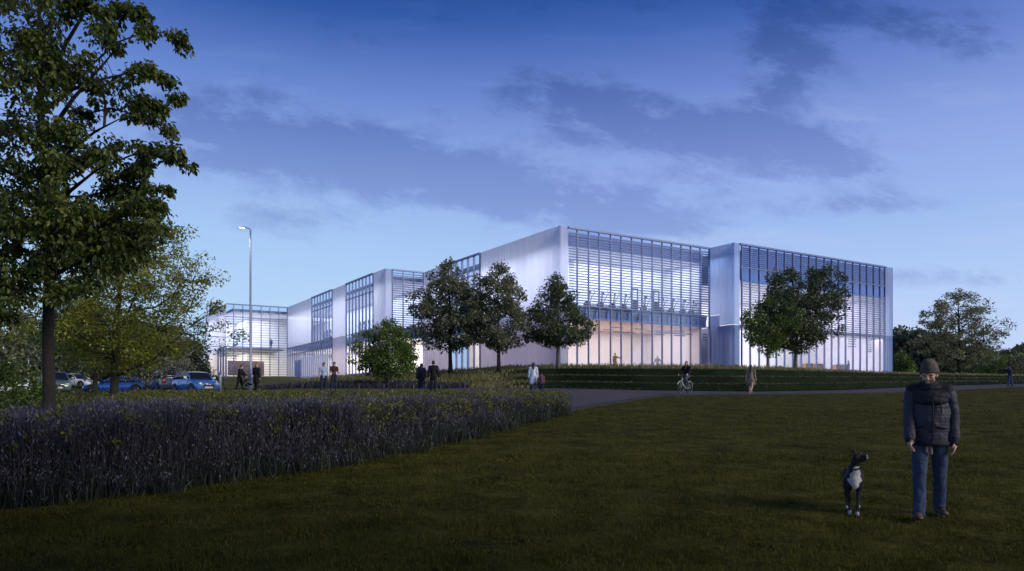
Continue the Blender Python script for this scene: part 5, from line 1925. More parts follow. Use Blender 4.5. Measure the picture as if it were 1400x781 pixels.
# dark shoulder yoke, collar and folded hood
yk = [('c', J['lsh'] + V3(-0.02, 0, 0.035), 0.082, J['rsh'] + V3(0.02, 0, 0.035), 0.082), ('e', (0, nk.y - 0.005, nk.z - 0.10), (0.215, 0.172, 0.085)),
      ('e', (0, nk.y - 0.04, nk.z - 0.15), (0.185, 0.150, 0.075)), ('c', nk + V3(0, 0.01, -0.06), 0.115, nk + V3(0, 0.0, 0.0), 0.095)]
organic('yoke', yk, 0.009, M['j_yoke'], man, 4, 0.014, 0.10)
cp = []
for i in range(16):
    a0, a1 = 2 * PI * i / 16, 2 * PI * (i + 1) / 16
    f_ = lambda a: nk + V3(0.098 * math.sin(a), 0.012 - 0.098 * math.cos(a), 0.018 + 0.030 * math.cos(a + PI))
    cp.append(('c', f_(a0), 0.036, f_(a1), 0.036))
cp += [('e', nk + V3(0, 0.105, -0.02), (0.13, 0.06, 0.085))]
organic('collar', cp, 0.008, M['j_yoke'], man, 3, 0.014, 0.06)
# zip, pocket flaps, hem
fy = ch.y - 0.172
zp = [('c', (0.012, fy - 0.012, ch.z + 0.10), 0.009, (0.012, fy - 0.018, ch.z - 0.10), 0.009), ('c', (0.012, fy - 0.018, ch.z - 0.10), 0.009, (0.012, pel.y - 0.158, pel.z - 0.055), 0.009)]
organic('zip', zp, 0.005, M['j_yoke'], man, 1)
for sd in (1, -1):
    organic('pocket_flap', [('c', (sd * 0.070, pel.y - 0.170, pel.z + 0.115), 0.010, (sd * 0.160, pel.y - 0.125, pel.z + 0.095), 0.010)], 0.006, M['j_yoke'], man, 2)
organic('chest_pocket', [('c', (0.085, ch.y - 0.164, ch.z + 0.075), 0.009, (0.100, ch.y - 0.168, ch.z - 0.07), 0.009)], 0.005, M['j_yoke'], man, 1)
hm = []
for i in range(24):
    a0, a1 = 2 * PI * i / 24, 2 * PI * (i + 1) / 24
    f_ = lambda a: V3(0.180 * math.sin(a), pel.y - 0.140 * math.cos(a), pel.z - 0.078)
    hm.append(('c', f_(a0), 0.030, f_(a1), 0.030))
organic('hem', hm, 0.009, M['j_yoke'], man, 2, 0.01, 0.06)
organic('belt_tie', [('c', (-0.030, pel.y - 0.125, pel.z - 0.08), 0.014, (-0.045, pel.y - 0.125, pel.z - 0.165), 0.017), ('c', (0.000, pel.y - 0.125, pel.z - 0.08), 0.014, (0.004, pel.y - 0.12, pel.z - 0.19), 0.016)],
        0.006, M['c_tan'], man, 2)
# jeans with a bunch of folds at knee and ankle
tp_ = trouser_prims(J, g=0.010, flare=1.15, to=0.03)
for k in 'lr':
    kn, an = J[k + 'knee'], J[k + 'ank']
    for i, (t, r) in enumerate(((0.03, 0.065), (0.14, 0.063), (0.74, 0.060), (0.83, 0.064), (0.92, 0.066))):
        c_ = kn + (an - kn) * t
        tp_.append(('e', c_ + V3(0.004 * (-1) ** i, -0.004, 0), (r, r * 1.05, 0.022), (0.25 * (-1) ** i, 0.2, 0)))
organic('jeans', tp_, 0.008, M['denim'], man, 2, 0.024, 0.08)
for k in 'lr':
    sh = organic('boot', shoe_prims(J, k) + [('c', J[k + 'ank'] + V3(0, 0, -0.02), 0.047, J[k + 'ank'] + V3(0, 0.005, 0.07), 0.048)], 0.007, M['brown_boot'], man, 3, 0.006, 0.04)
    a, t = J[k + 'ank'], J[k + 'toe']
    organic('sole', [('e', V3((a.x + t.x) / 2, (a.y + t.y) / 2 + 0.012, t.z - 0.026), (0.049, 0.142, 0.015), (rad(-6) if k == 'r' else 0, 0, 0)), ], 0.007, M['sole'], sh, 1)

# ---------------------------------------------------------------- the dog
M['fur_black'] = mat('black_fur', (0.009, 0.009, 0.012), 0.6, var=0.4, scale=30, bump=0.7, bscale=110)
M['fur_white'] = mat('white_fur', (0.60, 0.56, 0.56), 0.8, var=0.2, scale=30, bump=0.7, bscale=110)
M['nose'] = mat('dog_nose', (0.01, 0.01, 0.012), 0.3)
YD = 8.55
XD = (1167 - 700) / 1000 * YD
dog = empty('dog', (XD, YD, Hs(XD, YD) + 0.012), rad(-24))
dog.scale = (0.84, 0.96, 0.98)
tag(dog, 'black dog with white chest looking up at the walking man', 'dog')
dp = [('e', (0, 0.02, 0.435), (0.105, 0.15, 0.145)), ('e', (0, -0.035, 0.415), (0.085, 0.09, 0.115)), ('c', (0, 0.10, 0.44), 0.118, (0, 0.40, 0.46), 0.088), ('e', (0, 0.45, 0.455), (0.098, 0.13, 0.110)),
      ('c', (0, -0.04, 0.48), 0.085, (0.018, -0.085, 0.62), 0.060), ('c', (0.018, -0.085, 0.62), 0.060, (0.035, -0.105, 0.665), 0.058),
      ('e', (0.045, -0.110, 0.690), (0.070, 0.060, 0.056)), ('c', (0.085, -0.125, 0.688), 0.042, (0.158, -0.165, 0.706), 0.025), ('c', (0.085, -0.125, 0.668), 0.028, (0.142, -0.155, 0.682), 0.018),
      ('c', (0, 0.55, 0.48), 0.026, (-0.02, 0.72, 0.36), 0.018), ('c', (-0.02, 0.72, 0.36), 0.020, (-0.03, 0.80, 0.27), 0.010)]
for sd, fy_, lift in ((1, -0.030, 0.0), (-1, 0.045, 0.0)):
    dp += [('c', (sd * 0.070, 0.02, 0.42), 0.060, (sd * 0.070, 0.045 + fy_ * 0.3, 0.29), 0.040), ('c', (sd * 0.070, 0.045 + fy_ * 0.3, 0.29), 0.034, (sd * 0.054, 0.012 + fy_, 0.135), 0.022),
           ('c', (sd * 0.054, 0.012 + fy_, 0.135), 0.023, (sd * 0.048, 0.0 + fy_, 0.045), 0.021), ('c', (sd * 0.047, -0.008 + fy_, 0.024), 0.026, (sd * 0.047, -0.052 + fy_, 0.017), 0.022),
           ('c', (sd * 0.062, -0.035 + fy_, 0.017), 0.013, (sd * 0.062, -0.062 + fy_, 0.013), 0.011), ('c', (sd * 0.034, -0.035 + fy_, 0.017), 0.013, (sd * 0.034, -0.062 + fy_, 0.013), 0.011)]
for sd, hy in ((1, 0.06), (-1, -0.05)):
    dp += [('c', (sd * 0.062, 0.46, 0.44), 0.085, (sd * 0.085, 0.37 + hy * 0.6, 0.30), 0.052), ('c', (sd * 0.085, 0.37 + hy * 0.6, 0.30), 0.044, (sd * 0.080, 0.55 + hy, 0.165), 0.024),
           ('c', (sd * 0.080, 0.55 + hy, 0.165), 0.024, (sd * 0.078, 0.53 + hy, 0.045), 0.020), ('c', (sd * 0.078, 0.53 + hy, 0.024), 0.025, (sd * 0.078, 0.475 + hy, 0.017), 0.021)]


def fur(c):
    if c.z < 0.048 or (c.x > 0.156 and c.z > 0.6):
        return 1
    zc = (c.z - 0.42)
    wd = 0.088 * (1 - max(0, -zc) / 0.15) if zc < 0 else 0.088 * (1 - zc / 0.26)
    if c.y < -0.012 and -0.125 < zc < 0.17 and abs(c.x - 0.012 - 0.16 * max(0, zc)) < wd + 0.010 * math.sin(c.z * 70 + c.x * 40):
        return 1
    return 0


organic('body', dp, 0.007, [M['fur_black'], M['fur_white']], dog, 4, 0.004, 0.02, fur)
for sd in (1, -1):
    b0 = V3(0.022, -0.085 + sd * 0.040, 0.725)
    organic('ear', [('c', b0, 0.024, b0 + V3(-0.022, sd * 0.012, 0.060), 0.015), ('c', b0 + V3(-0.022, sd * 0.012, 0.060), 0.015, b0 + V3(-0.030, sd * 0.012, 0.090), 0.005)], 0.005, M['fur_black'], dog, 2)
organic('nose', [('e', (0.180, -0.177, 0.712), (0.012, 0.014, 0.011))], 0.004, M['nose'], dog, 1)
q = MB()
for i in range(20):
    a0, a1 = 2 * PI * i / 20, 2 * PI * (i + 1) / 20
    f_ = lambda a: V3(0.012 + 0.072 * math.cos(a), -0.070 + 0.072 * math.sin(a), 0.575 + 0.022 * math.sin(a))
    q.tube([f_(a0), f_(a1)], 0.010, 6)
q.build('collar', M['c_navy'], dog, True)

# ================================================================== cars
M['car_glass'] = mat('tinted_car_glass', (0.012, 0.016, 0.026), 0.06, 0, 0.1, 2, spec=0.8)
M['car_dark'] = mat('black_trim', (0.012, 0.012, 0.014), 0.5)
M['chrome'] = mat('chrome_trim', (0.7, 0.72, 0.76), 0.12, 1.0, 0.02)
M['plate'] = mat('number_plate', (0.62, 0.62, 0.60), 0.5)
M['lamp_glass'] = mat('headlight_glass', (0.55, 0.6, 0.68), 0.08, 0.2)
M['red_glass'] = mat('tail_light_red', (0.30, 0.012, 0.018), 0.2)
M['paint_white'] = mat('white_car_paint', (0.72, 0.74, 0.78), 0.25, 0, 0.03, 2, coat=0.8)
M['paint_blue'] = mat('bright_blue_paint', (0.06, 0.21, 0.60), 0.25, 0.1, 0.05, 2, coat=0.9)
M['paint_blue2'] = mat('mid_blue_paint', (0.015, 0.085, 0.36), 0.25, 0.1, 0.05, 2, coat=0.9)
M['paint_grey'] = mat('slate_grey_paint', (0.12, 0.145, 0.20), 0.28, 0.3, 0.05, 2, coat=0.8)
M['paint_green'] = mat('pale_green_paint', (0.13, 0.19, 0.15), 0.28, 0.2, 0.05, 2, coat=0.8)


def loft(mb, secs, mi=0, cap=True):
    n = len(secs[0])
    vs = [p for s_ in secs for p in s_]
    fs = [(i * n + k, i * n + (k + 1) % n, (i + 1) * n + (k + 1) % n, (i + 1) * n + k) for i in range(len(secs) - 1) for k in range(n)]
    if cap:
        fs += [tuple(range(n - 1, -1, -1)), tuple((len(secs) - 1) * n + k for k in range(n))]
    mb.add(vs, fs, mi)


def car(label, px, Y, yaw, L, Wd, body, glass_st, paint, roof_paint=None, wheel_r=0.31, name='parked_car', round_lights=False, scoop=False, rails=False, wb=(0.17, 0.80), cat='car', roofbar=None):
    """body: (t, top z, half-width factor) along the length, t=0 nose; glass_st: (t, roof z) from windscreen foot to tail of the glasshouse"""
    X = (px - 700) / 1000 * Y
    root = empty(name, (X, Y, Hs(X, Y) + 0.02), rad(yaw))
    tag(root, label, cat, 'cars in the car park')
    hw = Wd / 2
    xx = lambda t: L / 2 - t * L

    def sec(t, zt, f, zb=0.20):
        x = xx(t)
        w_ = hw * f
        zm = zb + 0.45 * (zt - zb)
        half = [(w_ * 0.86, zb), (w_ * 0.97, zb + 0.10), (w_, zm), (w_ * 0.985, zt - 0.13), (w_ * 0.93, zt - 0.035), (w_ * 0.80, zt)]
        pts = [(x, -y, z) for y, z in half] + [(x, 0, zt + 0.025)] + [(x, y, z) for y, z in reversed(half)]
        return pts
    ts = [b[0] for b in body]
    mb = MB()
    secs = []
    for t in np.linspace(0, 1, 29):
        zt = float(np.interp(t, ts, [b[1] for b in body]))
        f = float(np.interp(t, ts, [b[2] for b in body]))
        zb = 0.20 + 0.10 * max(0, 1 - t / 0.05) + 0.10 * max(0, (t - 0.95) / 0.05)
        secs.append(sec(t, zt, f, zb))
    loft(mb, secs)
    mb.build('body', M[paint], root, True, 0.0)
    # glasshouse
    tg = [g[0] for g in glass_st]
    belt = lambda t: float(np.interp(t, ts, [b[1] for b in body])) - 0.04
    gs, rs_ = [], []
    zr_max = max(g[1] for g in glass_st)
    for t in np.linspace(tg[0], tg[-1], 17):
        zr = float(np.interp(t, tg, [g[1] for g in glass_st]))
        zb = belt(t)
        zr = max(zr, zb + 0.02)
        k = (zr - zb) / (zr_max - zb)
        wr = hw * (0.90 - 0.20 * k)
        half = [(hw * 0.90, zb), (hw * (0.90 - 0.14 * k), zb + 0.70 * (zr - zb)), (wr, zr - 0.02 * k), (wr * 0.75, zr)]
        gs.append([(xx(t), -y, z) for y, z in half] + [(xx(t), 0, zr + 0.015)] + [(xx(t), y, z) for y, z in reversed(half)])
        if k > 0.93:
            half = [(wr + 0.030, zr - 0.060), (wr + 0.018, zr - 0.018), (wr * 0.78, zr + 0.012)]
            rs_.append([(xx(t), -y, z) for y, z in half] + [(xx(t), 0, zr + 0.030)] + [(xx(t), y, z) for y, z in reversed(half)])
    mb = MB()
    loft(mb, gs)
    mb.build('windows', M['car_glass'], root, True)
    if len(rs_) > 1:
        mb = MB()
        loft(mb, rs_)
        rf = mb.build('roof', M[roof_paint or paint], root, True)
        if rails:
            for sd in (-1, 1):
                q = MB()
                a, b_ = rs_[0], rs_[-1]
                y_ = sd * (hw * 0.66)
                q.tube([(a[0][0], y_, a[2][2] + 0.03), (a[0][0] - 0.15, y_, a[2][2] + 0.07), (b_[0][0] + 0.1, y_, b_[2][2] + 0.07), (b_[0][0], y_, b_[2][2] + 0.03)], 0.018, 6)
                q.build('roof_rail', M['chrome'], rf, True)
    # pillars
    def gpt(t, y_sign, j):
        i = int(round((t - tg[0]) / (tg[-1] - tg[0]) * 16))
        i = min(max(i, 0), 16)
        p = gs[i][j] if y_sign < 0 else gs[i][-1 - j]
        return Vector(p)
    t_r0 = next(t for t in np.linspace(tg[0], tg[-1], 17) if float(np.interp(t, tg, [g[1] for g in glass_st])) > zr_max - 0.05)
    t_r1 = [t for t in np.linspace(tg[0], tg[-1], 17) if float(np.interp(t, tg, [g[1] for g in glass_st])) > zr_max - 0.12][-1]
    for sd in (-1, 1):
        for pts_, r_ in (([gpt(tg[0], sd, 0), gpt((tg[0] + t_r0) / 2, sd, 2), gpt(t_r0, sd, 2)], 0.032),
                         ([gpt((t_r0 + t_r1) / 2, sd, j) for j in (0, 1, 2)], 0.026),
                         ([gpt(tg[-1], sd, 0), gpt((t_r1 + tg[-1]) / 2, sd, 1), gpt(t_r1, sd, 2)], 0.045)):
            q = MB()
            q.tube(pts_, r_, 6)
            q.build('pillar', M[paint], root, True)
        # door mirror
        tm = tg[0] + 0.06
        p = Vector((xx(tm), sd * (hw + 0.10), belt(tm) + 0.13))
        q = MB()
        q.box(p.x - 0.07, p.x + 0.05, p.y - 0.09, p.y + 0.09, p.z - 0.065, p.z + 0.065)
        q.box(p.x - 0.03, p.x + 0.03, min(p.y, sd * hw * 0.9), max(p.y, sd * hw * 0.9), p.z - 0.11, p.z - 0.067)
        q.build('mirror', M[roof_paint or paint], root, True, 0.03)
        # door seams and handle
        q = MB()
        for td in (tg[0] + 0.03, (t_r0 + t_r1) / 2 + 0.02):
            w_ = hw * float(np.interp(td, ts, [b[2] for b in body]))
            y0_, y1_ = sorted((sd * (w_ - 0.02), sd * (w_ + 0.004)))
            q.box(xx(td) - 0.008, xx(td) + 0.008, y0_, y1_, 0.32, belt(td) - 0.10)
        w_ = hw * float(np.interp((t_r0 + t_r1) / 2, ts, [b[2] for b in body]))
        y0_, y1_ = sorted((sd * (w_ - 0.03), sd * (w_ + 0.02)))
        xd = xx((t_r0 + t_r1) / 2 - 0.01)
        q.box(xd, xd + 0.16, y0_, y1_, belt(0.5) - 0.17, belt(0.5) - 0.14)
        q.build('door_trim', M['car_dark'], root)
    # wheels with arches
    for tw in wb:
        for sd in (-1, 1):
            w_ = hw * float(np.interp(tw, ts, [b[2] for b in body]))
            cx, cy = xx(tw), sd * (w_ - 0.09)
            q = MB()
            n = 22
            vs, fs = [], []
            for i in range(n + 1):
                a = PI * i / n
                for r_, yy in ((wheel_r + 0.035, w_ - 0.05), (wheel_r + 0.085, w_ + 0.016), (wheel_r + 0.035, w_ + 0.016)):
                    vs.append((cx + r_ * math.cos(a), sd * yy, wheel_r + r_ * math.sin(a)))
            for i in range(n):
                for k in range(3):
                    fs.append((i * 3 + k, i * 3 + (k + 1) % 3, i * 3 + 3 + (k + 1) % 3, i * 3 + 3 + k))
            q.add(vs, fs)
            Mx = Matrix.Translation((cx, sd * (w_ - 0.055), wheel_r)) @ Matrix.Rotation(PI / 2, 4, 'X')
            q.lathe([(0.01, -0.065), (wheel_r + 0.04, -0.065), (wheel_r + 0.04, 0.065), (0.01, 0.065)], 24, Mx)
            q.build('wheel_arch', M['car_dark'], root)
            wl = empty('wheel', (cx, cy, wheel_r), 0, root)
            q = MB()
            Mx = Matrix.Rotation(PI / 2, 4, 'X')
            pr = [(wheel_r * 0.66, -0.10), (wheel_r * 0.95, -0.105), (wheel_r, -0.07), (wheel_r, 0.07), (wheel_r * 0.95, 0.115), (wheel_r * 0.66, 0.118)]
            q.lathe(pr, 26, Mx)
            q.build('tyre', M['rubber'], wl, True)
            q = MB()
            yo = sd * 0.122
            for i in range(5):
                a = 2 * PI * i / 5
                q.tube([(0, yo, 0), (math.cos(a) * wheel_r * 0.62, yo, math.sin(a) * wheel_r * 0.62)], [0.05, 0.035], 6)
            torus(q, (0, yo, 0), wheel_r * 0.63, 0.02, 'y', 26, 6)
            q.build('rim', M['rim'], wl, True)
    # front
    zt0 = float(np.interp(0.04, ts, [b[1] for b in body]))
    fx = xx(0)
    f0 = hw * body[0][2]
    for sd in (-1, 1):
        q = MB()
        if round_lights:
            Mx = Matrix.Translation((fx - 0.13, sd * (f0 * 0.80), zt0 - 0.12)) @ Matrix.Rotation(PI / 2, 4, 'Y') @ Matrix.Rotation(0.25 * sd, 4, 'X')
            q.lathe([(0.02, 0.20), (0.085, 0.185), (0.125, 0.13), (0.135, 0.0)], 18, Mx)
        else:
            Mx = Matrix.Translation((fx - 0.10, sd * (f0 * 0.76), zt0 - 0.11))
            q.lathe([(0.02, -0.055), (0.15, -0.03), (0.17, 0.01), (0.10, 0.055), (0.02, 0.06)], 16, Mx @ Matrix.Diagonal((0.9, 1.15, 1, 1)))
        q.build('headlight', M['lamp_glass'], root, True)
        q = MB()
        tx = xx(1)
        zt1 = float(np.interp(0.97, ts, [b[1] for b in body]))
        w1 = hw * body[-1][2]
        y0_, y1_ = sorted((sd * (w1 * 0.66), sd * (w1 * 0.99)))
        q.box(tx - 0.02, tx + 0.12, y0_, y1_, zt1 - 0.34, zt1 - 0.08)
        q.build('tail_light', M['red_glass'], root, True, 0.03)
    q = MB()
    q.box(fx - 0.03, fx + 0.012, -f0 * 0.55, f0 * 0.55, 0.42, 0.60)
    q.box(fx - 0.03, fx + 0.010, -f0 * 0.70, f0 * 0.70, 0.255, 0.345)
    gr = q.build('grille', M['car_dark'], root, bevel=0.02)
    q = MB()
    gp = [(fx + 0.012, -f0 * 0.56, 0.42), (fx + 0.012, -f0 * 0.50, 0.60), (fx + 0.012, 0, 0.635), (fx + 0.012, f0 * 0.50, 0.60), (fx + 0.012, f0 * 0.56, 0.42)]
    q.tube(gp, 0.018, 6)
    q.build('grille_trim', M['chrome'], gr, True)
    for x_, nm in ((fx + 0.02, 1), (xx(1) - 0.02, -1)):
        q = MB()
        a, b_ = sorted((x_ - 0.012, x_ + 0.012))
        z_ = 0.36 if nm == 1 else 0.62
        q.box(a, b_, -0.26, 0.26, z_, z_ + 0.11)
        q.build('number_plate', M['plate'], root)
    q = MB()
    q.box(fx - 0.10, fx + 0.004, -f0 * 0.92, f0 * 0.92, 0.20, 0.252)
    q.build('bumper', M['car_dark'], root, bevel=0.02)
    q = MB()
    q.box(xx(1) - 0.004, xx(1) + 0.10, -hw * body[-1][2] * 0.92, hw * body[-1][2] * 0.92, 0.22, 0.40)
    q.build('bumper', M['car_dark'], root, bevel=0.02)
    if scoop:
        q = MB()
        xs_ = xx(0.17)
        zs_ = float(np.interp(0.17, ts, [b[1] for b in body]))
        q.box(xs_ - 0.10, xs_ + 0.06, -0.26, 0.26, zs_ + 0.01, zs_ + 0.075)
        q.build('bonnet_scoop', M['car_dark'], root, bevel=0.025)
    return root


mini = [(0, 0.66, 0.80), (0.03, 0.74, 0.90), (0.12, 0.86, 0.97), (0.30, 0.96, 1.0), (0.60, 0.99, 1.0), (0.92, 0.98, 0.97), (0.97, 0.94, 0.93), (1, 0.86, 0.88)]
car('bright blue small hatchback with white roof and white mirrors facing the planting bed', 267, 47.3, -42, 3.75, 1.70, mini, [(0.27, 0.95), (0.37, 1.38), (0.45, 1.43), (0.85, 1.38), (0.97, 0.98)], 'paint_blue', 'paint_white',
    round_lights=True, scoop=True)
suv = [(0, 0.72, 0.82), (0.03, 0.84, 0.92), (0.14, 0.98, 0.98), (0.28, 1.06, 1.0), (0.6, 1.10, 1.0), (0.95, 1.10, 0.97), (1, 1.02, 0.92)]
car('slate grey estate car with roof rails parked behind the bright blue hatchback', 228, 50.8, 128, 4.6, 1.85, suv, [(0.26, 1.05), (0.38, 1.62), (0.48, 1.70), (0.90, 1.66), (0.985, 1.10)], 'paint_grey', None, 0.36, rails=True)
coupe = [(0, 0.55, 0.78), (0.04, 0.64, 0.92), (0.16, 0.76, 0.98), (0.32, 0.84, 1.0), (0.62, 0.88, 1.0), (0.92, 0.92, 0.96), (1, 0.80, 0.88)]
car('mid blue low coupe parked between the dark trunk and the silvery tree', 162, 52.5, 196, 4.3, 1.78, coupe, [(0.28, 0.83), (0.44, 1.24), (0.54, 1.29), (0.72, 1.24), (0.93, 0.92)], 'paint_blue2', None, 0.33)
saloon = [(0, 0.60, 0.80), (0.04, 0.70, 0.92), (0.18, 0.84, 0.98), (0.32, 0.92, 1.0), (0.65, 0.96, 1.0), (0.90, 0.98, 0.96), (1, 0.84, 0.88)]
car('white saloon car parked far back by the grass', 103, 74.0, -14, 4.5, 1.80, saloon, [(0.29, 0.91), (0.43, 1.38), (0.52, 1.44), (0.70, 1.40), (0.90, 0.98)], 'paint_white', None, 0.32)
car('pale green hatchback half hidden behind the big trunk', 74, 48.5, -52, 3.9, 1.72, mini, [(0.27, 0.95), (0.40, 1.42), (0.50, 1.48), (0.86, 1.42), (0.97, 0.98)], 'paint_green', None, 0.30)
car('white hatchback at the far left edge behind the leafy shrub', 4, 56.0, -150, 3.9, 1.72, mini, [(0.27, 0.95), (0.40, 1.40), (0.50, 1.46), (0.86, 1.42), (0.97, 0.98)], 'paint_white', None, 0.30)

# ================================================================== lamp posts, post
M['lamp_lit'] = mat('lit_lamp_lens', (0.9, 0.92, 1.0), 0.3, emit=(0.85, 0.92, 1.0), estr=6.0)
M['post_paint'] = mat('pale_grey_post_paint', (0.34, 0.37, 0.47), 0.45, 0.3, 0.06, 3)
Yl = 45.0
pb, ptop = W(342.5, 533, Yl), W(343.5, 315, Yl)
zb = Hs(pb.x, Yl)
lp = empty('lamp_post', (pb.x, Yl, zb))
tag(lp, 'tall slim grey lamp post with one lit head', 'lamp post')
hgt = ptop.z - zb
q = MB()
q.lathe([(0.12, -0.1), (0.12, 0.25), (0.10, 0.35), (0.095, 1.4), (0.075, 1.45), (0.052, hgt)], 16)
q.build('column', M['post_paint'], lp, True)
q = MB()
q.tube([(0, 0, hgt - 0.02), (0, 0, hgt + 0.06), (-0.12, 0, hgt + 0.12), (-0.30, 0, hgt + 0.16)], [0.04, 0.04, 0.03, 0.028], 8)
q.build('arm', M['post_paint'], lp, True)
q = MB()
Mx = Matrix.Translation((-0.45, 0, hgt + 0.18)) @ Matrix.Rotation(rad(7), 4, 'Y')
q.box(-0.24, 0.20, -0.11, 0.11, -0.025, 0.035, Mx)
hd = q.build('head', M['post_paint'], lp, bevel=0.03)
q = MB()
q.box(-0.22, 0.08, -0.085, 0.085, -0.045, -0.027, Mx)
q.build('lens', M['lamp_lit'], hd)
ld = bpy.data.lights.new('lamp_light', 'SPOT')
ld.energy = 60
ld.spot_size = rad(100)
ld.shadow_soft_size = 0.15
ld.color = (0.88, 0.93, 1.0)
lo_ = bpy.data.objects.new('lamp_light', ld)
COL.objects.link(lo_)
lo_.location = (pb.x - 0.6, Yl - 0.05, zb + hgt + 0.08)

p = W(39, 523, 78.0)
zz = Hs(p.x, 78.0)
l2 = empty('lamp_post', (p.x, 78.0, zz))
tag(l2, 'short white lamp post at the far side of the car park', 'lamp post')
q = MB()
q.lathe([(0.09, -0.1), (0.09, 0.3), (0.06, 0.35), (0.06, W(39, 489, 78).z - zz)], 12)
q.build('column', M['paint_white'], l2, True)
q = MB()
h2 = W(39, 489, 78).z - zz
q.lathe([(0.07, h2), (0.16, h2 + 0.06), (0.17, h2 + 0.16), (0.05, h2 + 0.22)], 12)
q.build('head', M['steel'], l2, True)
p = W(301, 516, 62.0)
bo = empty('bollard', (p.x, 62.0, Hs(p.x, 62.0)))
tag(bo, 'slim grey bollard behind the bright blue hatchback', 'bollard')
q = MB()
q.lathe([(0.11, -0.1), (0.11, 1.55), (0.09, 1.62)], 12)
q.build('column', M['post_paint'], bo, True)
q = MB()
q.lathe([(0.125, 1.622), (0.125, 1.78), (0.06, 1.84)], 12)
q.build('cap', M['beam'], bo, True)


# ================================================================== things inside the building
def bw(u, v, z=0.0):
    p = BA + dR * u + dL * v
    return (p.x, p.y, z)


def cross_trainer():
    r = empty('cross_trainer', (0, 0, 0))
    tag(r, 'dark cross trainer in the row behind the louvred upper floor window', 'exercise machine', 'cross trainers on the upper floor')
    q = MB()
    q.box(-0.75, 0.75, -0.06, 0.06, 0.0, 0.10)
    q.box(-0.75, -0.65, -0.32, 0.32, 0.0, 0.08)
    q.box(0.62, 0.72, -0.30, 0.30, 0.0, 0.08)
    q.build('base', M['machine'], r, bevel=0.01)
    q = MB()
    Mx = Matrix.Translation((-0.42, 0, 0.42)) @ Matrix.Rotation(PI / 2, 4, 'X')
    q.lathe([(0.30, -0.11), (0.36, -0.06), (0.36, 0.06), (0.30, 0.11)], 20, Mx)
    q.build('flywheel_cover', M['machine2'], r, True)
    q = MB()
    q.tube([(-0.30, 0, 0.5), (-0.22, 0, 1.2), (-0.20, 0, 1.52)], [0.06, 0.05, 0.04], 8)
    q.build('mast', M['machine'], r, True)
    q = MB()
    q.box(-0.24, -0.10, -0.24, 0.24, 1.42, 1.72)
    q.build('console', M['machine2'], r, bevel=0.02)
    for sd, ph in ((-1, 0.25), (1, -0.18)):
        q = MB()
        q.tube([(-0.22, sd * 0.26, 0.55), (-0.16 + ph * 0.5, sd * 0.28, 1.10), (0.02 + ph, sd * 0.30, 1.55), (-0.05 + ph, sd * 0.27, 1.82)], 0.030, 7)
        q.build('arm', M['machine'], r, True)
        q = MB()
        q.tube([(-0.5, sd * 0.18, 0.35 + ph * 0.4), (0.55, sd * 0.18, 0.16)], 0.028, 6)
        q.box(0.05, 0.42, sd * 0.18 - 0.08, sd * 0.18 + 0.08, 0.30 + ph * 0.1, 0.34 + ph * 0.1)
        q.build('pedal', M['machine'], r)
    return r


def weight_tower():
    r = empty('weight_machine', (0, 0, 0))
    tag(r, 'tall weight machine tower standing among the cross trainers', 'exercise machine', 'weight towers on the upper floor')
    q = MB()
    for x in (-0.35, 0.35):
        q.box(x - 0.05, x + 0.05, -0.05, 0.05, 0.0, 2.35)
    q.box(-0.40, 0.40, -0.06, 0.06, 2.30, 2.42)
    q.box(-0.45, 0.45, -0.5, 0.5, 0.0, 0.08)
    q.build('frame', M['machine'], r, bevel=0.01)
    q = MB()
    for i in range(14):
        q.box(-0.22, 0.22, -0.09, 0.09, 0.15 + i * 0.085, 0.22 + i * 0.085)
    q.build('weight_stack', M['machine2'], r)
    q = MB()
    q.box(-0.22, 0.22, -0.62, -0.30, 0.50, 0.58)
    q.box(-0.20, 0.20, -0.28, -0.20, 0.62, 1.25)
    q.build('seat', M['machine2'], r, bevel=0.03)
    q = MB()
    q.tube([(-0.6, -0.35, 2.05), (-0.3, -0.30, 2.20), (0.3, -0.30, 2.20), (0.6, -0.35, 2.05)], 0.025, 6)
    q.build('bar', M['rim'], r, True)
    return r


ct = cross_trainer()
wt = weight_tower()
u_first = True
for i, px_ in enumerate((809, 826.5, 843, 858, 885, 909, 923, 938, 950.5)):
    o = ct if i == 0 else copy_tree(ct)
    o.location = bw(u_at(px_, 1.5), 1.5, ZF - 0.02)
    o.rotation_euler = (0, 0, TH + rad(-90 + 14 * math.sin(i * 2.1) + 60))
for i, px_ in enumerate((868, 897)):
    o = wt if i == 0 else copy_tree(wt)
    o.location = bw(u_at(px_, 1.9), 1.9, ZF - 0.02)
    o.rotation_euler = (0, 0, TH)
# a second row in the long wing
for i, (va, n) in enumerate(((w[510.5], 6), (w[454.5], 6))):
    vb = (w[473.5], w[426.5])[i]
    for k in range(n):
        o = copy_tree(ct)
        lab = ('dark cross trainer behind the fins of the nearer window of the long wing', 'dark cross trainer behind the fins of the farther window of the long wing')[i]
        tag(o, lab, None, ('cross trainers in the nearer wing window', 'cross trainers in the farther wing window')[i])
        v = va + (vb - va) * (k + 0.6) / (n + 0.3)
        o.location = bw(UW + 1.3, v, ZF - 0.02)
        o.rotation_euler = (0, 0, TH + rad(170 + 15 * math.sin(k * 1.7)))

# linear pendant lamps under the ground floor ceiling
def pendant(L, H_):
    r = empty('pendant_lamp', (0, 0, 0))
    q = MB()
    q.box(-L / 2, L / 2, -0.05, 0.05, -0.05, 0.05)
    q.build('housing', M['beam'], r)
    q = MB()
    for x in (-L / 2 + 0.2, L / 2 - 0.2):
        q.tube([(x, 0, 0.05), (x, 0, H_)], 0.008, 4)
    q.build('wires', M['beam'], r)
    return r


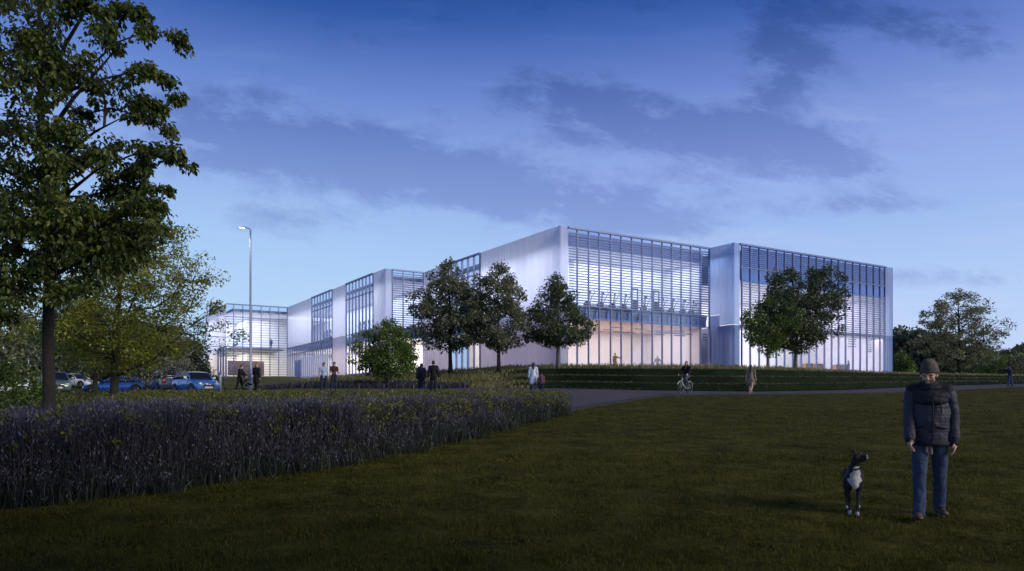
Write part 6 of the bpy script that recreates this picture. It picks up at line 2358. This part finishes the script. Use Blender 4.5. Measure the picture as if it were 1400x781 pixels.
pl = None
for (px0, px1, py, v) in ((836, 852, 446, 3.0), (825, 838, 440.5, 5.0), (868, 880, 448, 3.0), (838, 867, 454.5, 2.2), (881, 903, 452, 4.0), (895, 935, 450.5, 3.0), (897, 948, 456, 2.2),
                          (922, 937, 459, 1.6), (895, 908, 457.5, 2.8), (948, 960, 452.5, 3.4)):
    ua, ub = u_at(px0, v), u_at(px1, v)
    um = (ua + ub) / 2
    P_w = bw(um, v)
    z = min(EYE + (HZ - py) / 1000 * P_w[1], ZS - 0.25)
    pl = pendant(ub - ua, ZS - z)
    tag(pl, 'thin grey linear lamp hanging under the warm ceiling of the corner block', 'pendant lamp', 'linear lamps in the corner block')
    pl.location = (P_w[0], P_w[1], z)
    pl.rotation_euler = (0, 0, TH)
for (px0, px1, pys, v, lb, gp) in ((1160, 1170, (460, 463.5, 467, 470.5, 474), -1.0, 'thin grey lamp in the left hanging stack behind the right block window', 'left stack of lamps in the right block'),
                                   (1187, 1198, (466, 469, 472, 475, 478, 481), -1.0, 'thin grey lamp in the right hanging stack behind the right block window', 'right stack of lamps in the right block'),
                                   (960.5, 968, (457.5, 461.5, 465), 1.2, 'short grey lamp in the stack at the right end of the corner block', 'stack of lamps in the corner block')):
    ua, ub = u_at(px0, v), u_at(px1, v)
    um = (ua + ub) / 2
    P_w = bw(um, v)
    zc = (ZF2 - 0.26) if v < 0 else ZS
    for py in pys:
        z = min(EYE + (HZ - py) / 1000 * P_w[1], zc - 0.15)
        pl = pendant(ub - ua, zc - z)
        tag(pl, lb, 'pendant lamp', gp)
        pl.location = (P_w[0], P_w[1], z)
        pl.rotation_euler = (0, 0, TH)

# low counters near the glass of the right block
for i, (px0, px1, lb) in enumerate(((1099, 1108, 'low oak counter nearest the big dark tree inside the right block'), (1113, 1125, 'low oak counter in the middle of the right block window row'),
                                    (1140, 1146, 'narrow low oak counter inside the right block'), (1147.5, 1156, 'low oak counter just left of the figure inside the right block'))):
    ua, ub = u_at(px0, -1.2), u_at(px1, -1.2)
    r = empty('counter', bw((ua + ub) / 2, -1.2, GF), TH)
    tag(r, lb, 'counter', 'counters inside the right block')
    q = MB()
    q.box(-(ub - ua) / 2, (ub - ua) / 2, -0.3, 0.3, 0.0, 1.22)
    q.build('cabinet', M['brown'], r, bevel=0.01)
    q = MB()
    q.box(-(ub - ua) / 2 - 0.05, (ub - ua) / 2 + 0.05, -0.35, 0.35, 1.222, 1.28)
    q.build('worktop', M['white_in'], r)


def inside(label, px, v, zf, h, rz, pose, clothes, hair, fem=False):
    u = u_at(px, v)
    P_w = bw(u, v)
    return person(label, px, 0, P_w[1], h, rz, pose, clothes, hair, fem=fem, vox=0.02, z=zf, x=P_w[0])


inside('figure in dark clothes walking inside the right block near the glass', 1160, -1.6, GF, 1.75, 60, dict(lleg=(16, 2, 6), rleg=(-16, 2, 14)),
       [('trousers', 'trousers', 'c_slate', {}), ('top', 'jumper', 'c_slate', dict(g=0.02)), SHOES], ('short', 'hair_brown'))
inside('figure in tan clothes inside the corner block by the fourth window from the left', 841, 2.6, GF, 1.85, 30, dict(larm=(60, 20, 40, 0), rarm=(0, 10, 10, 0)),
       [('trousers', 'trousers', 'c_tan', {}), ('top', 'top', 'c_tan', dict(g=0.02)), SHOES], ('short', 'hair_brown'))
inside('figure in cream clothes inside the corner block left of the cyclist', 899, 2.4, GF, 1.70, -20, dict(larm=(20, 30, 30, 0), rarm=(10, 20, 20, 0)),
       [('trousers', 'trousers', 'c_tan', {}), ('top', 'top', 'c_cream', dict(g=0.02)), SHOES], ('bob', 'hair_brown'), True)
inside('figure in teal top on the upper floor of the far entrance block', 370.5, v4 + 2.4, ZF - 0.02, 1.72, 20, dict(larm=(4, 9, 12, 2), rarm=(4, 9, 12, 2)),
       [('trousers', 'trousers', 'c_slate', {}), ('top', 'top', 'c_teal', dict(g=0.02)), SHOES], ('bob', 'hair_brown'), True)
